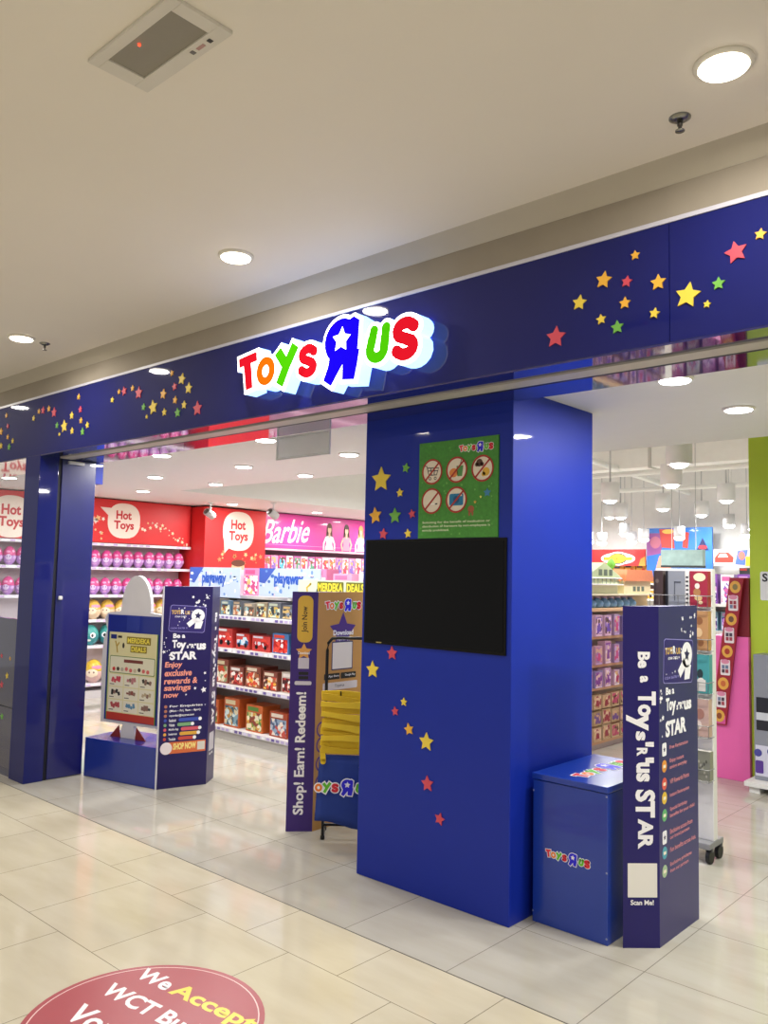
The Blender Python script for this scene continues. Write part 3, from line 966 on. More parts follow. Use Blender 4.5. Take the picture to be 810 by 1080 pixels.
b.build('handle', tb)
for k in range(14):
    z = .905 - k * .0245
    u0, u1 = -.012 + random.uniform(-.01, .01), .42 + random.uniform(-.02, .03)
    b = MB(FB)
    n = 14
    dz0, dz1 = random.uniform(-.01, .01), random.uniform(-.035, .005)
    pts, wd = [], []
    for i in range(n):
        u = i / (n - 1)
        pts.append((u0 + (u1 - u0) * u, z + dz0 * (1 - u) + dz1 * u + .007 * math.sin(u * 4 + k * 1.7)))
        wd.append(.040 + .008 * math.sin(u * 5 + k * 2.1))
    lift = .004 + .0125 * (k % 3)
    b.stroke(pts, wd, YL[k % 3], lift, .0115, False)
    o = b.build('folded_tote_bag', bevel=.003)
    tag(o, 'yellow folded tote bag on the black rack, %s from the top of the pile' % ORD[k], 'bag', 'yellow folded tote bags on the rack')

# ================================================================== POSTER STAND
t = thing('poster_stand', 'upright price poster board on a low blue plinth beside the purple standee', 'stand', (-5.92, 3.65, 0))
du = Vector((.9738, .2276, 0))
dn = Vector((.2276, -.9738, 0))
SO = Vector((-6.308, 3.419, 0))
FS_ = frame(SO, du, (0, 0, 1))
b = MB(FS_)
b.prism([(0, 0), (.775, 0), (.775, .305), (.0, .305)], -.42, 0, M('#152f94', .25, coat=.4, var=.03))
b.build('plinth', t, bevel=.004)
BO = SO - dn * .15
FBD = frame(BO, du, (0, 0, 1))
WB = M('#d8d6da', .5)
b = MB(FBD)
out = [(.0, .41), (.62, .41), (.645, 1.0), (.66, 1.30), (.50, 1.315)] + arc(.345, 1.33, .165, .28, 0, 180, 16) + [(.17, 1.315), (.03, 1.30), (-.005, 1.25), (.03, 1.16), (-.005, 1.08), (-.02, .9)]
b.prism(out, -.03, 0, WB)
b.build('board', t)
b = MB(FBD)
b.prism([(.22, .303), (.40, .303), (.37, .41), (.25, .41)], -.03, 0, WB)
b.prism([(.12, .303), (.235, .303), (.215, .40)], .0, .006, M('#8a2a20', .5))
b.prism([(.40, .303), (.52, .303), (.41, .40)], .0, .006, M('#8a2a20', .5))
b.build('foot', t)
b = MB(FBD)
b.rect(.045, .435, .625, 1.285, M('#1c2c8a', .3, coat=.3), .0, .008)
b.rect(.26, 1.16, .40, 1.285, M('#2c3c96', .3, coat=.3), .008, .0015)
b.build('backing_panel', t)
b = MB(FBD)
b.rect(.075, .50, .605, 1.145, M('#dfd8a8', .4, var=.04), .008, .004)
b.rect(.075, .44, .605, .50, M('#b8382c', .4), .008, .004)
z0 = .0124
DK = M('#2c2820', .5, var=0)
b.rect(.09, 1.09, .155, 1.125, M('#1d2a78', .5, var=0), z0, .0005)
b.rect(.17, 1.10, .215, 1.118, DK, z0, .0005)
b.stroke([(.17, .985), (.16, 1.03), (.145, 1.07)], .012, M('#b89a3a', .5, var=0), z0, .0005)
b.stroke([(.16, 1.03), (.185, 1.06)], .012, M('#b89a3a', .5, var=0), z0, .0005)
b.ell(.235, 1.04, .012, .022, DK, z0, .0005)
b.rrect(.27, 1.055, .535, 1.115, .006, M('#8a7a28', .5, var=0), z0, .0005)
b.text('MERDEKA', .28, 1.065, .525, 1.105, M('#f0df58', .5, var=0), z0 + .0008, .03)
b.rrect(.315, .99, .495, 1.045, .006, M('#8a7a28', .5, var=0), z0, .0005)
b.text('DEALS', .325, .998, .485, 1.037, M('#f0df58', .5, var=0), z0 + .0008, .03)
b.rrect(.09, .815, .59, .955, .012, M('#6b8a4a', .5, var=0), z0, .0005)
b.rrect(.096, .821, .584, .949, .01, M('#e2dfc8', .5, var=0), z0 + .0006, .0005)
b.rect(.25, .905, .46, .93, M('#7a3c34', .5, var=0), z0 + .0012, .0005)
for k in range(9):
    b.ell(.14 + k * .047, .85 + random.uniform(-.006, .006), .017, .016, M(random.choice(['#c83a3a', '#4a3a34', '#b8b0a0', '#d86a6a', '#c8b8a0']), .5, var=0), z0 + .0012, .0005, 12)
for r in range(3):
    for c in range(3):
        x0, y0 = .09 + c * .17, .712 - r * .102
        b.rect(x0, y0, x0 + .16, y0 + .093, M('#e6e2d2', .5, var=0), z0, .0005)
        cols = [['#c84a5a', '#b87a80', '#3a3430'], ['#2c2a2a', '#8a4a40', '#b8a888'], ['#b04a50', '#5a8ab0', '#4a4a4c']][r]
        for k in range(4):
            b.rrect(x0 + .03 + k * .025, y0 + .025 + random.uniform(0, .02), x0 + .055 + k * .025, y0 + .065 + random.uniform(-.01, .015), .006, M(random.choice([cols[c], cols[c], '#8a6a60']), .5, var=0), z0 + .0006 + .0002 * k, .0004, random.uniform(-.4, .4))
        b.rect(x0 + .01, y0 + .01, x0 + .06, y0 + .016, DK, z0 + .0006, .0003)
b.build('poster_print', t)
b = MB(FBD)
b.rect(.605, .44, .612, 1.145, M('#5a8a4a', .4), .008, .006)
b.rect(.068, .44, .075, 1.145, M('#5a8a4a', .4), .008, .006)
b.build('poster_frame', t)

# ================================================================== FLOOR STICKER
ang = math.radians(6.5)
FSK = frame((-2.751, 1.776, 0), (math.cos(ang), math.sin(ang), 0), (-math.sin(ang), math.cos(ang), 0))
b = MB(FSK)
b.ell(0, 0, .44, .44, M('#a4343c', .4, var=.04), 0.0006, .0012, 64)
b.ring(0, 0, .42, .42, .005, M('#e8c8c4', .4, var=0), .0018, .0003, 64)
g = b
zt = .0021
g.text('We', -.315, .19, -.125, .275, PW, zt, .03, 0, -.2)
g.text('Accept', -.105, .165, .345, .275, M('#f0d838', .4, var=0), zt, .03, 0, -.2)
g.text('WCT Buddy', -.315, .0, .33, .115, PW, zt, .03, 0, -.2)
g.text('Voucher', -.27, -.165, .26, -.055, PW, zt, .03, 0, -.2)
o = g.build('floor_sticker')
tag(o, 'round red floor sticker with white and yellow lettering on the mall tiles', 'sticker')

# ================================================================== SHOP DOWNLIGHTS
i = 0
for y in (3.72, 4.56, 5.3):
    for x in (-1.56, -3.0, -4.53, -5.85, -7.27, -8.7, -0.1, 1.3):
        if y > 5 and x > -5:
            continue
        who = {-0.1: 'first', 1.3: 'second', -1.56: 'third', -3.0: 'fourth', -4.53: 'fifth', -5.85: 'sixth', -7.27: 'seventh', -8.7: 'eighth'}[x]
        row = {3.72: 'front row behind the fascia', 4.56: 'middle row', 5.3: 'rear row'}[y]
        downlight(x, y, 2.6, 0.085, SHOP_W, 'shop ceiling downlight, %s, %s counted from the lime wall' % (row, who), 'downlights in the shop ceiling', '#ffffff', 12)
for k, y in enumerate((7.0, 8.6, 10.2)):
    downlight(-9.2, y, 2.6, 0.085, SHOP_W, 'round downlight over the pink and red wall panels, %s from the entrance' % ORD[k], 'downlights in the shop ceiling', '#ffffff', 12)

# ceiling spots (white swivelling fittings) near the red wall
for k, (x, y) in enumerate(((-9.33, 6.73), (-8.5, 7.15))):
    t = thing('spotlight', 'white swivel spotlight on the ceiling %s' % ('in front of the red corner panel', 'in front of the pink header board')[k], 'spotlight', (x, y, 2.6), 'swivel spotlights')
    MB().lathe([(.035, 0), (.035, -.02), (.012, -.022), (.012, -.12)], WHITE, 14, (x, y, 2.6)).build('bracket', t)
    b = MB(Matrix.Translation((x, y, 2.44)) @ Matrix.Rotation(1.15, 4, Vector((1, .2, 0)).normalized()))
    b.lathe([(.045, -.07), (.055, -.06), (.055, .08), (.05, .085)], M('#c4c4c4', .4), 16)
    b.build('lamp_head', t)
    b = MB(b.m)
    b.lathe([(.04, .0851), (.04, .087)], M('#55504c', .3), 16)
    b.build('lens', t)

# hanging acrylic sign
t = thing('hanging_sign', 'frosted clear acrylic sign hanging below the shop ceiling', 'sign', (-3.95, 3.55, 2.4))
b = MB()
for x0, x1, z0, z1 in ((-4.205, -3.695, 2.40, 2.412), (-4.205, -3.695, 2.546, 2.556), (-4.205, -4.195, 2.412, 2.546), (-3.705, -3.695, 2.412, 2.546)):
    b.box(x0, x1, 3.545, 3.555, z0, z1, M('#e8ebee', .3))
b.build('frame', t)
MB().box(-4.198, -3.702, 3.548, 3.552, 2.412, 2.546, M('#dfe2e4', .3, coat=.3, alpha=.6)).build('panel', t)
for x in (-4.1, -3.8):
    MB().tube([(x, 3.55, 2.55), (x, 3.55, 2.6)], .003, WHITE, 6).build('hanging_wire', t)

# ================================================================== EGG WALL (far side wall)
LW = -10.0
t = thing('wall_shelving', 'white wall shelving full of toy eggs under the red header board', 'shelf', (-10.16, 5.25, 0))
SH = M('#e4e0e6', .45)
MB().box(-10.315, -10.29, 3.3, 6.9, 0.0, 2.0, M('#d8c8ce', .6)).build('back_panel', t)
SZ = [0.185, 0.67, 1.005, 1.325, 1.685, 2.0]
b = None
for z in SZ:
    o = MB().box(-10.29, LW, 3.3, 6.9, z - .03, z, SH).build('shelf', t)
    g = MB(frame((LW, 0, z - .035), (0, 1, 0), (0, 0, 1)))
    g.rect(3.3, 0, 6.9, .036, SH, 0, .0006)
    for k in range(36):
        y = 3.36 + k * .097
        g.rect(y, .006, y + .06, .03, M(random.choice(['#d0b8e0', '#e8d8f0', '#c8a8d8', '#f0e8f4']), .5, var=0), 0.0005, .0008)
    g.build('price_tag_strip', o)
MB().box(-10.29, LW, 3.3, 6.9, 0, .09, M('#c8c2c4', .5)).build('plinth', t)

RED = M('#dc2a2c', .45, var=.03)
CREAM = M('#f4e2d4', .5, var=0)
GLD = M('#f6c08a', .5, var=0)


def bubble(g, cx, cy, rx, ry, tail):
    p = []
    for k in range(40):
        a = 2 * PI * k / 40
        p.append((cx + rx * math.copysign(abs(math.cos(a)) ** .8, math.cos(a)), cy + ry * math.copysign(abs(math.sin(a)) ** .8, math.sin(a))))
    g.prism(p, .001, .003, CREAM)
    g.prism(tail, .0004, .0024, CREAM)
    g.text('Hot', cx - rx * .5, cy + ry * .08, cx + rx * .45, cy + ry * .58, M('#c8242c', .5, var=0), .0036, .035)
    g.text('Toys', cx - rx * .62, cy - ry * .62, cx + rx * .62, cy + ry * .0, M('#c8242c', .5, var=0), .0036, .035)


g = MB()
g.box(-10.3, -10.03, 3.3, 6.9, 2.01, 2.585, RED)
g.m = (frame((-10.03, 0, 0), (0, 1, 0), (0, 0, 1)))
bubble(g, 5.845, 2.31, .24, .235, [(5.49, 2.475), (5.66, 2.33), (5.74, 2.47)])
bubble(g, 4.34, 2.27, .25, .255, [(4.12, 2.2), (4.10, 2.03), (4.26, 2.1)])
for k in range(34):
    y = 5.95 + k * .028 + random.uniform(-.02, .02)
    z = 2.17 + .10 * math.sin((y - 6.0) * 5.5) + random.uniform(-.05, .05)
    g.star(min(y, 6.85), z, random.choice([.012, .018, .028]), M(random.choice(['#f8d8b0', '#f6c08a', '#ffe9d4']), .5, var=0), .001, .001, random.random())
for k in range(16):
    g.star(random.uniform(5.25, 5.56), random.uniform(2.05, 2.4), random.choice([.02, .03, .045]), GLD if k % 2 else CREAM, .001, .001, random.random())
tag(g.build('header_board'), 'long red header board with two speech bubbles above the egg shelves', 'sign', 'red header boards')

g = MB()
g.box(-10.31, -9.7, 6.92, 8.02, 0.0, 2.575, RED)
g.m = (frame((-9.7, 0, 0), (0, 1, 0), (0, 0, 1)))
bubble(g, 7.51, 2.255, .28, .285, [(7.25, 2.15), (7.27, 1.93), (7.40, 2.05)])
SK = M('#e8b890', .5, var=0)
for k in range(20):
    g.star(random.uniform(7.1, 7.95), random.uniform(1.68, 1.95), random.choice([.016, .03, .04]), GLD if k % 2 else M('#f08858', .5, var=0), .001, .001, random.random())
g.ell(7.52, 1.72, .12, .10, SK, .0025, .001)
g.ell(7.52, 1.79, .125, .05, M('#6a3a28', .5, var=0), .0038, .001)
tag(g.build('corner_panel'), 'red corner panel with a Hot Toys speech bubble beside the pink header board', 'sign', 'red header boards')

g = MB()
g.box(-10.28, -9.8, 8.06, 11.3, 2.045, 2.585, M('#d8409a', .4, coat=.3, var=.03))
g.m = (frame((-9.8, 0, 0), (0, 1, 0), (0, 0, 1)))
g.text('Barbie', 8.08, 2.13, 9.02, 2.50, PW, .0015, .012, .06, .38)
g.rect(8.1, 2.095, 11.2, 2.10, M('#f0a8d0', .5, var=0), .001, .001)
for k, (y, top, hair) in enumerate(((9.45, '#dfe8ee', '#6a4034'), (9.85, '#e890a8', '#4a342e'), (10.2, '#ece6ee', '#d8b070'), (10.75, '#f0d0e0', '#8a5240'))):
    tm, hm, sm = M(top, .5, var=0), M(hair, .5, var=0), M('#e8bda0', .5, var=0)
    g.ell(y, 2.40, .062, .10, hm, .001, .0006, 18)
    g.prism([(y - .075, 2.26), (y + .075, 2.26), (y + .058, 2.42), (y - .058, 2.42)], .001, .0016, hm)
    for q in (-1, 1):
        g.stroke([(y + q * .075, 2.255), (y + q * .12, 2.16), (y + q * (.09 if k % 2 else .125), 2.06)], .034, tm if k != 1 else sm, .0018, .0006)
    g.prism([(y - .10, 2.055), (y + .10, 2.055), (y + .065, 2.15), (y + .085, 2.27), (y + .03, 2.285), (y - .03, 2.285), (y - .085, 2.27), (y - .065, 2.15)], .0025, .0031, tm)
    g.rect(y - .02, 2.26, y + .02, 2.34, sm, .0033, .0006)
    g.ell(y, 2.385, .042, .056, sm, .004, .0006, 18)
    g.ell(y, 2.435, .046, .022, hm, .0048, .0005, 14)
tag(g.build('header_board'), 'long pink header board with white doll brand script above doll boxes', 'sign', None)


def egg_proto(name, label, cap, base, patch, r, h, loc, group, eyes=False):
    t = thing(name, label, 'toy egg', loc, group)
    pr = lambda v: (r * math.sin(PI * (v * .88 + .12)) ** .75 * (1.04 - .22 * v) if v < 1 else .002)
    lo = [(pr(v / 10) if v else r * .55, h * v / 10 * .5) for v in range(0, 11)]
    hi = [(pr(.5 + v / 20) if v < 10 else .002, h * (.5 + v / 20)) for v in range(0, 11)]
    mid = max(lo[-1][0], hi[0][0])
    # one smooth egg outline split at half height
    def prof(v):
        return r * math.sqrt(max(0, 1 - (2 * v - 1) ** 2)) * (1.1 - .2 * v) if 0 < v < 1 else 0.003
    lo = [(max(prof(v), r * .45 if v < .06 else 0), h * v) for v in [k / 20 for k in range(0, 11)]]
    hi = [(prof(v), h * v) for v in [.5 + k / 20 for k in range(0, 11)]]
    MB().lathe(lo, base, 18, loc).build('shell_base', t)
    MB().lathe(hi, cap, 18, loc).build('shell_cap', t)
    # label band hugging the front of the shell
    b = MB()
    for (v0, v1, a0, a1, mt) in patch:
        vs, fs, nn, mm = [], [], 8, 5
        for j in range(mm + 1):
            v = v0 + (v1 - v0) * j / mm
            for i_ in range(nn + 1):
                a = math.radians(a0 + (a1 - a0) * i_ / nn)
                shrink = math.sqrt(max(0.0, 1 - ((j / mm) * 2 - 1) ** 2)) * .8 + .2
                am = math.radians((a0 + a1) / 2)
                a = am + (a - am) * shrink
                rr = prof(v) + .0022
                vs.append((loc[0] + rr * math.cos(a), loc[1] + rr * math.sin(a), loc[2] + h * v))
        for j in range(mm):
            for i_ in range(nn):
                q = j * (nn + 1) + i_
                fs.append((q, q + 1, q + nn + 2, q + nn + 1))
        b.add(vs, fs, mt, True)
    b.build('face_print', t)
    return t


def run_eggs(proto_args, ys, z, fmt, group):
    pr = None
    for k, y in enumerate(ys):
        lab = fmt % ORD[k]
        if pr is None:
            pr = egg_proto(*proto_args[:1], lab, *proto_args[1:], (-10.12, y, z), group)
        else:
            dup(pr, (-10.12 + random.uniform(-.012, .012), y, z), lab, random.uniform(-.15, .15))


PK, LV = M('#d8488e', .3, coat=.4, var=.2, scale=30), M('#c08cd0', .3, coat=.4, var=.2, scale=30)
LW_ = M('#e6d0ee', .4, var=0)
DV = M('#7a4a98', .4, var=0)
pk_patch = [(.26, .56, -60, -8, LW_), (.3, .48, 8, 50, M('#d8b0e4', .4, var=0)), (.40, .50, -52, -42, M('#9a70b8', .4, var=0)), (.40, .50, -28, -18, M('#9a70b8', .4, var=0)), (.64, .76, -60, -20, M('#f0a0cc', .4, var=0)), (.66, .8, 0, 30, M('#f4b8d8', .4, var=0)), (.12, .22, -60, -10, M('#e0a8e0', .4, var=0))]
ys = [3.9 + k * .16 for k in range(19)]
run_eggs(('toy_egg', PK, LV, pk_patch, .0765, .23), ys, 1.686, 'pink and lilac toy egg on the shelf under the red header, %s from the window', 'toy eggs on the egg wall')
run_eggs(('toy_egg', PK, M('#b884cc', .3, coat=.4, var=.2, scale=30), pk_patch, .0765, .225), ys, 1.326, 'pink and purple toy egg on the second egg shelf down, %s from the window', 'toy eggs on the egg wall')
YE = M('#d8b04a', .3, coat=.4, var=.2, scale=30)
ye_patch = [(.25, .6, -75, 0, M('#f4e2c8', .4, var=0)), (.42, .5, -56, -46, M('#8a6a60', .4, var=0)), (.42, .5, -30, -20, M('#8a6a60', .4, var=0)), (.6, .75, -40, 50, M('#e888a8', .4, var=0))]
run_eggs(('toy_egg', YE, M('#dcc4a0', .3, coat=.4, var=.2, scale=30), ye_patch, .10, .255), [5.3 + k * .205 for k in range(7)], 1.006, 'gold and cream toy egg on the third egg shelf down, %s from the door', 'toy eggs on the egg wall')
te_patch = [(.35, .62, -72, -38, PW), (.35, .62, -22, 12, PW), (.40, .56, -60, -44, BLACK), (.40, .56, -16, -2, BLACK), (.2, .3, -45, -15, M('#e8f0f0', .4, var=0))]
run_eggs(('toy_egg', M('#3f9e98', .35, coat=.3, var=.1), M('#2f8a90', .35, coat=.3, var=.1), te_patch, .12, .27), [5.47 + k * .26 for k in range(5)], .671, 'teal big-eyed toy egg on the fourth egg shelf down, %s from the door', 'toy eggs on the egg wall')
run_eggs(('toy_egg', M('#dcb83a', .3, coat=.4, var=.2, scale=30), M('#d4b0a8', .3, coat=.4, var=.2, scale=30), ye_patch, .12, .30), [5.55 + k * .26 for k in range(5)], .186, 'yellow topped toy egg on the lowest egg shelf, %s from the door', 'toy eggs on the egg wall')

# doll shelving under the pink header
t = thing('doll_shelving', 'pink lit wall shelving of doll boxes under the pink header board', 'shelf', (-10.0, 9.7, 0))
MB().box(-10.3, -10.24, 8.06, 11.3, 0, 2.04, M('#d8b0c4', .6)).build('back_panel', t)
for z in (.4, .85, 1.22, 1.60, 2.04):
    MB().box(-10.24, -9.8, 8.06, 11.3, z - .03, z, M('#e8c0d4', .5)).build('shelf', t)


def toy_carton(name, label, cat, loc, w_, h_, d_, main, pics, group, face='y', style=0, rz=None):
    """box of toys with a printed front; local front faces -Y before turning"""
    t = thing(name, label, cat, loc, group)
    x, y, z = loc
    b = MB()
    b.box(x - w_ / 2, x + w_ / 2, y - d_, y, z, z + h_, main)
    b.build('carton', t)
    g = MB(frame((x - w_ / 2, y - d_, z), (1, 0, 0), (0, 0, 1)))
    if style == 0:      # picture panel, title strip, little pictures
        g.rect(w_ * .06, h_ * .06, w_ * .94, h_ * .72, pics[0], .0005, .001)
        g.rect(w_ * .1, h_ * .78, w_ * .75, h_ * .93, pics[1], .0005, .001)
        for k in range(9):
            g.ell(w_ * random.uniform(.14, .86), h_ * random.uniform(.14, .62), w_ * random.uniform(.05, .13), h_ * random.uniform(.05, .12), random.choice(pics[1:]), .0016 + .0002 * k, .0008, 10, random.random())
    elif style == 1:    # window box with a doll-like tall shape
        g.rrect(w_ * .08, h_ * .12, w_ * .92, h_ * .92, w_ * .1, pics[0], .0005, .001)
        g.ell(w_ * .5, h_ * .72, w_ * .15, h_ * .09, pics[1], .0016, .0015, 12)
        g.prism([(w_ * .38, h_ * .62), (w_ * .62, h_ * .62), (w_ * .72, h_ * .22), (w_ * .28, h_ * .22)], .0016, .004, pics[2])
        g.rect(w_ * .1, h_ * .02, w_ * .9, h_ * .1, pics[3], .0005, .001)
    elif style == 2:    # big vehicle picture
        g.rrect(w_ * .08, h_ * .28, w_ * .92, h_ * .62, h_ * .08, pics[0], .0005, .0015)
        g.prism([(w_ * .5, h_ * .6), (w_ * .85, h_ * .6), (w_ * .78, h_ * .8), (w_ * .55, h_ * .8)], .0005, .002, pics[1])
        for q in (.25, .75):
            g.ell(w_ * q, h_ * .27, h_ * .14, h_ * .14, BLACK, .002, .001, 14)
        g.rect(w_ * .05, h_ * .85, w_ * .6, h_ * .97, pics[2], .0005, .001)
    g.build('front_print', t)
    if rz is not None:
        t.rotation_euler = (0, 0, rz)
    return t


def busy(h, scale):
    key = ('busy', h, scale)
    if key in MATS:
        return MATS[key]
    m = bpy.data.materials.new('box_art')
    m.use_nodes = True
    nt = m.node_tree
    b = nt.nodes['Principled BSDF']
    b.inputs['Roughness'].default_value = .35
    tc = nt.nodes.new('ShaderNodeNewGeometry')
    vo = nt.nodes.new('ShaderNodeTexVoronoi')
    vo.inputs['Scale'].default_value = scale
    sp = nt.nodes.new('ShaderNodeSeparateColor')
    rp = nt.nodes.new('ShaderNodeValToRGB')
    rp.color_ramp.interpolation = 'CONSTANT'
    n = len(h)
    while len(rp.color_ramp.elements) < n:
        rp.color_ramp.elements.new(.5)
    for i, c in enumerate(h):
        rp.color_ramp.elements[i].position = i / n
        rp.color_ramp.elements[i].color = lin(c)
    nt.links.new(tc.outputs['Position'], vo.inputs['Vector'])
    nt.links.new(vo.outputs['Color'], sp.inputs[0])
    nt.links.new(sp.outputs[0], rp.inputs[0])
    nt.links.new(rp.outputs[0], b.inputs['Base Color'])
    MATS[key] = m
    return m


def mm(*h):
    return [busy(h, 26)] + [M(c, .45, var=0) for c in h[1:]]


DOLL = [mm('#f4c8dc', '#b07850', '#e06aa0', '#f0e0ec'), mm('#e8d0e8', '#d8b070', '#8a6ac0', '#f090c0'), mm('#f0d8e0', '#5a3a34', '#5ab0c8', '#e070a8'), mm('#f8e0e8', '#c88a4a', '#d84a6a', '#ffffff'), mm('#e0e4f0', '#8a5a44', '#60a080', '#f0a0c8')]
DMAIN = ['#d8609a', '#e890b8', '#c84a88', '#e8c8d8', '#b05a98']
for row, (z, hh) in enumerate(((1.60, .33), (1.22, .30))):
    protos = []
    for k in range(20):
        y = 8.16 + k * .155
        loc = (-9.90, y, z + .002)
        lab = 'pink window box doll on the %s doll shelf, %s from the red corner panel' % (('upper', 'lower')[row], ORD[k])
        if k < 5:
            protos.append(toy_carton('doll_box', lab, 'toy box', loc, .14, hh, .08, M(DMAIN[k], .4), DOLL[k], 'doll boxes under the pink header', style=1, rz=PI / 2))
        else:
            dup(protos[random.randrange(5)], loc, lab, PI / 2)

# ================================================================== FRONT GONDOLA
GY = 5.12
t = thing('gondola_shelving', 'white gondola shelving of boxed toys behind the purple standee', 'shelf', (-6.1, 5.35, 0))
MB().box(-7.65, -4.55, 5.58, 5.62, 0, 1.42, M('#cfcac4', .6)).build('back_panel', t)
MB().box(-7.65, -4.55, GY + .01, 5.58, 0, .10, M('#b9b4ac', .5)).build('plinth', t)
GZ = [.12, .537, .893, 1.22]
for z in GZ + [1.42]:
    o = MB().box(-7.65, -4.55, GY if z < 1.4 else 5.3, 5.58, z - .03, z, M('#dedad8', .4)).build('shelf', t)
    if z < 1.4:
        g = MB(frame((0, GY, z - .036), (1, 0, 0), (0, 0, 1)))
        g.rect(-7.65, 0, -4.55, .036, M('#d8d4d8', .4), 0, .002)
        for k in range(44):
            x = -7.6 + k * .069
            g.rect(x, .006, x + .045, .03, M(random.choice(['#8a7ab0', '#d8d0e8', '#b8a8d0', '#f0f0f0', '#6a5a98']), .5, var=0), .002, .0008)
        g.build('price_tag_strip', o)
for x in (-7.65, -4.57):
    MB().box(x, x + .02, GY + .05, 5.62, 0, 1.42, M('#d0ccc8', .5)).build('end_panel', t)

shelves = [
    (0, .14, 8, .35, .33, ['#c05a28', '#b84e24', '#c8642c', '#a84420'], [mm('#7a9aa8', '#d8c8a0', '#3a5a6a', '#c8d8d8', '#b0803a'), mm('#c8c070', '#5a8a3a', '#e8e0c0', '#8a3a2a', '#d8a040'), mm('#8aa0b8', '#e8d8c8', '#4a5a7a', '#c04a3a', '#a8b8c8')], 'bottom', 0, 'large orange boxed toy'),
    (1, .537, 11, .27, .25, ['#a83028', '#c04034', '#8a4a3a', '#b8402c', '#c8beb0'], [mm('#a8603a', '#e8d8c0', '#d84a30', '#e8b040', '#502a20'), mm('#7a8a4a', '#d8c8a0', '#c84a2a', '#8a9a70', '#e8e0d0'), mm('#c83a30', '#f0e8e0', '#8a1a18', '#e0a080', '#402020')], 'second lowest', 0, 'red boxed play set'),
    (2, .893, 10, .30, .21, ['#6a86a8', '#b8342c', '#c03a34', '#8a8a90', '#4a7ab0'], [mm('#c0241e', '#e04838', '#e8e0e0', '#a81814'), mm('#b8221c', '#d84030', '#c8c8d0', '#901410'), mm('#4a90b8', '#c8e0e8', '#d8d8e0', '#2a5a8a')], 'middle', 2, 'red vehicle toy box'),
    (3, 1.22, 15, .20, .16, ['#8a8274', '#6a7078', '#9a8a70', '#5a5f64', '#6a88a0'], [mm('#8a7a5a', '#c8a868', '#3a3a3a', '#d8d0b8', '#7a8aa0'), mm('#50463c', '#c8b090', '#a8603a', '#7ab0b8', '#e0d8c8'), mm('#6a8a90', '#d0d8c0', '#8a4a3a', '#c8a850', '#303438')], 'upper', 0, 'small dark figure box'),
]
for si, z, n, wd, hh, mains, pics, nm, style, what in shelves:
    protos = []
    for k in range(n):
        x = -7.45 + k * (2.85 / n) + wd * .1
        loc = (x, 5.16 + .24, z + .002 if si else .122)
        lab = '%s, %s from far end, %s shelf of front gondola' % (what, ORD[k], nm)
        if True:
            protos.append(toy_carton('toy_box', lab, 'toy box', loc, wd * .95 * random.uniform(.7, 1), hh * random.uniform(.68, 1.0), .22, M(random.choice(mains), .4), random.choice(pics), 'boxed toys on the front gondola', style=style if k % 5 else 0))
        else:
            dup(protos[random.randrange(5)], loc, lab)
# header cards and boxes on the gondola top
def header_card(x0, x1, z0, z1, y, label, kind):
    t = thing('header_card', label, 'sign', ((x0 + x1) / 2, y, z0), 'header cards on the front gondola')
    base = {'a': '#b8c8e0', 'd': '#cfe0c0'}[kind]
    MB().box((x0 + x1) / 2 - .02, (x0 + x1) / 2 + .02, y + .012, y + .03, min(z0, 1.40), z1 - .03, WHITE).build('support', t)
    g = MB()
    g.box(x0, x1, y, y + .012, z0, z1, M(base, .45, var=.04))
    g.m = frame((x0, y, z0), (1, 0, 0), (0, 0, 1))
    W_, H_ = x1 - x0, z1 - z0
    if kind == 'a':
        g.prism([(0, H_), (W_ * .28, H_), (W_ * .1, H_ * .45), (0, H_ * .5)], .0005, .0012, M('#3a58b0', .5, var=0))
        g.text('playaway', W_ * .26, H_ * .35, W_ * .74, H_ * .85, M('#2c58b8', .5, var=0), .0018, .05)
        for k in range(40):
            g.ell(W_ * random.uniform(.02, .98), H_ * random.uniform(.06, .94), random.uniform(.008, .028), random.uniform(.008, .022), M(random.choice(['#e8f0f8', '#6a90c8', '#d8c0c8', '#3a68b0', '#e0e8f0']), .5, var=0), .0005 + .0001 * (k % 8), .0004, 10)
    else:
        g.stroke([(W_ * .14, .02), (W_ * .12, H_ * .6), (W_ * .17, H_ * .8)], .02, M('#c8a838', .5, var=0), .0005, .0006)
        g.ell(W_ * .26, H_ * .4, .012, .03, M('#3a4a3a', .5, var=0), .0005, .0006)
        g.rrect(W_ * .26, H_ * .38, W_ * .60, H_ * .93, .01, M('#6a6a20', .5, var=0), .0005, .0006)
        g.text('MERDEKA', W_ * .27, H_ * .45, W_ * .59, H_ * .86, M('#f0dc3c', .5, var=0), .0016, .03)
        g.rrect(W_ * .63, H_ * .38, W_ * .86, H_ * .93, .01, M('#6a6a20', .5, var=0), .0005, .0006)
        g.text('DEALS', W_ * .64, H_ * .45, W_ * .85, H_ * .86, M('#f0dc3c', .5, var=0), .0016, .03)
    g.build('card', t)


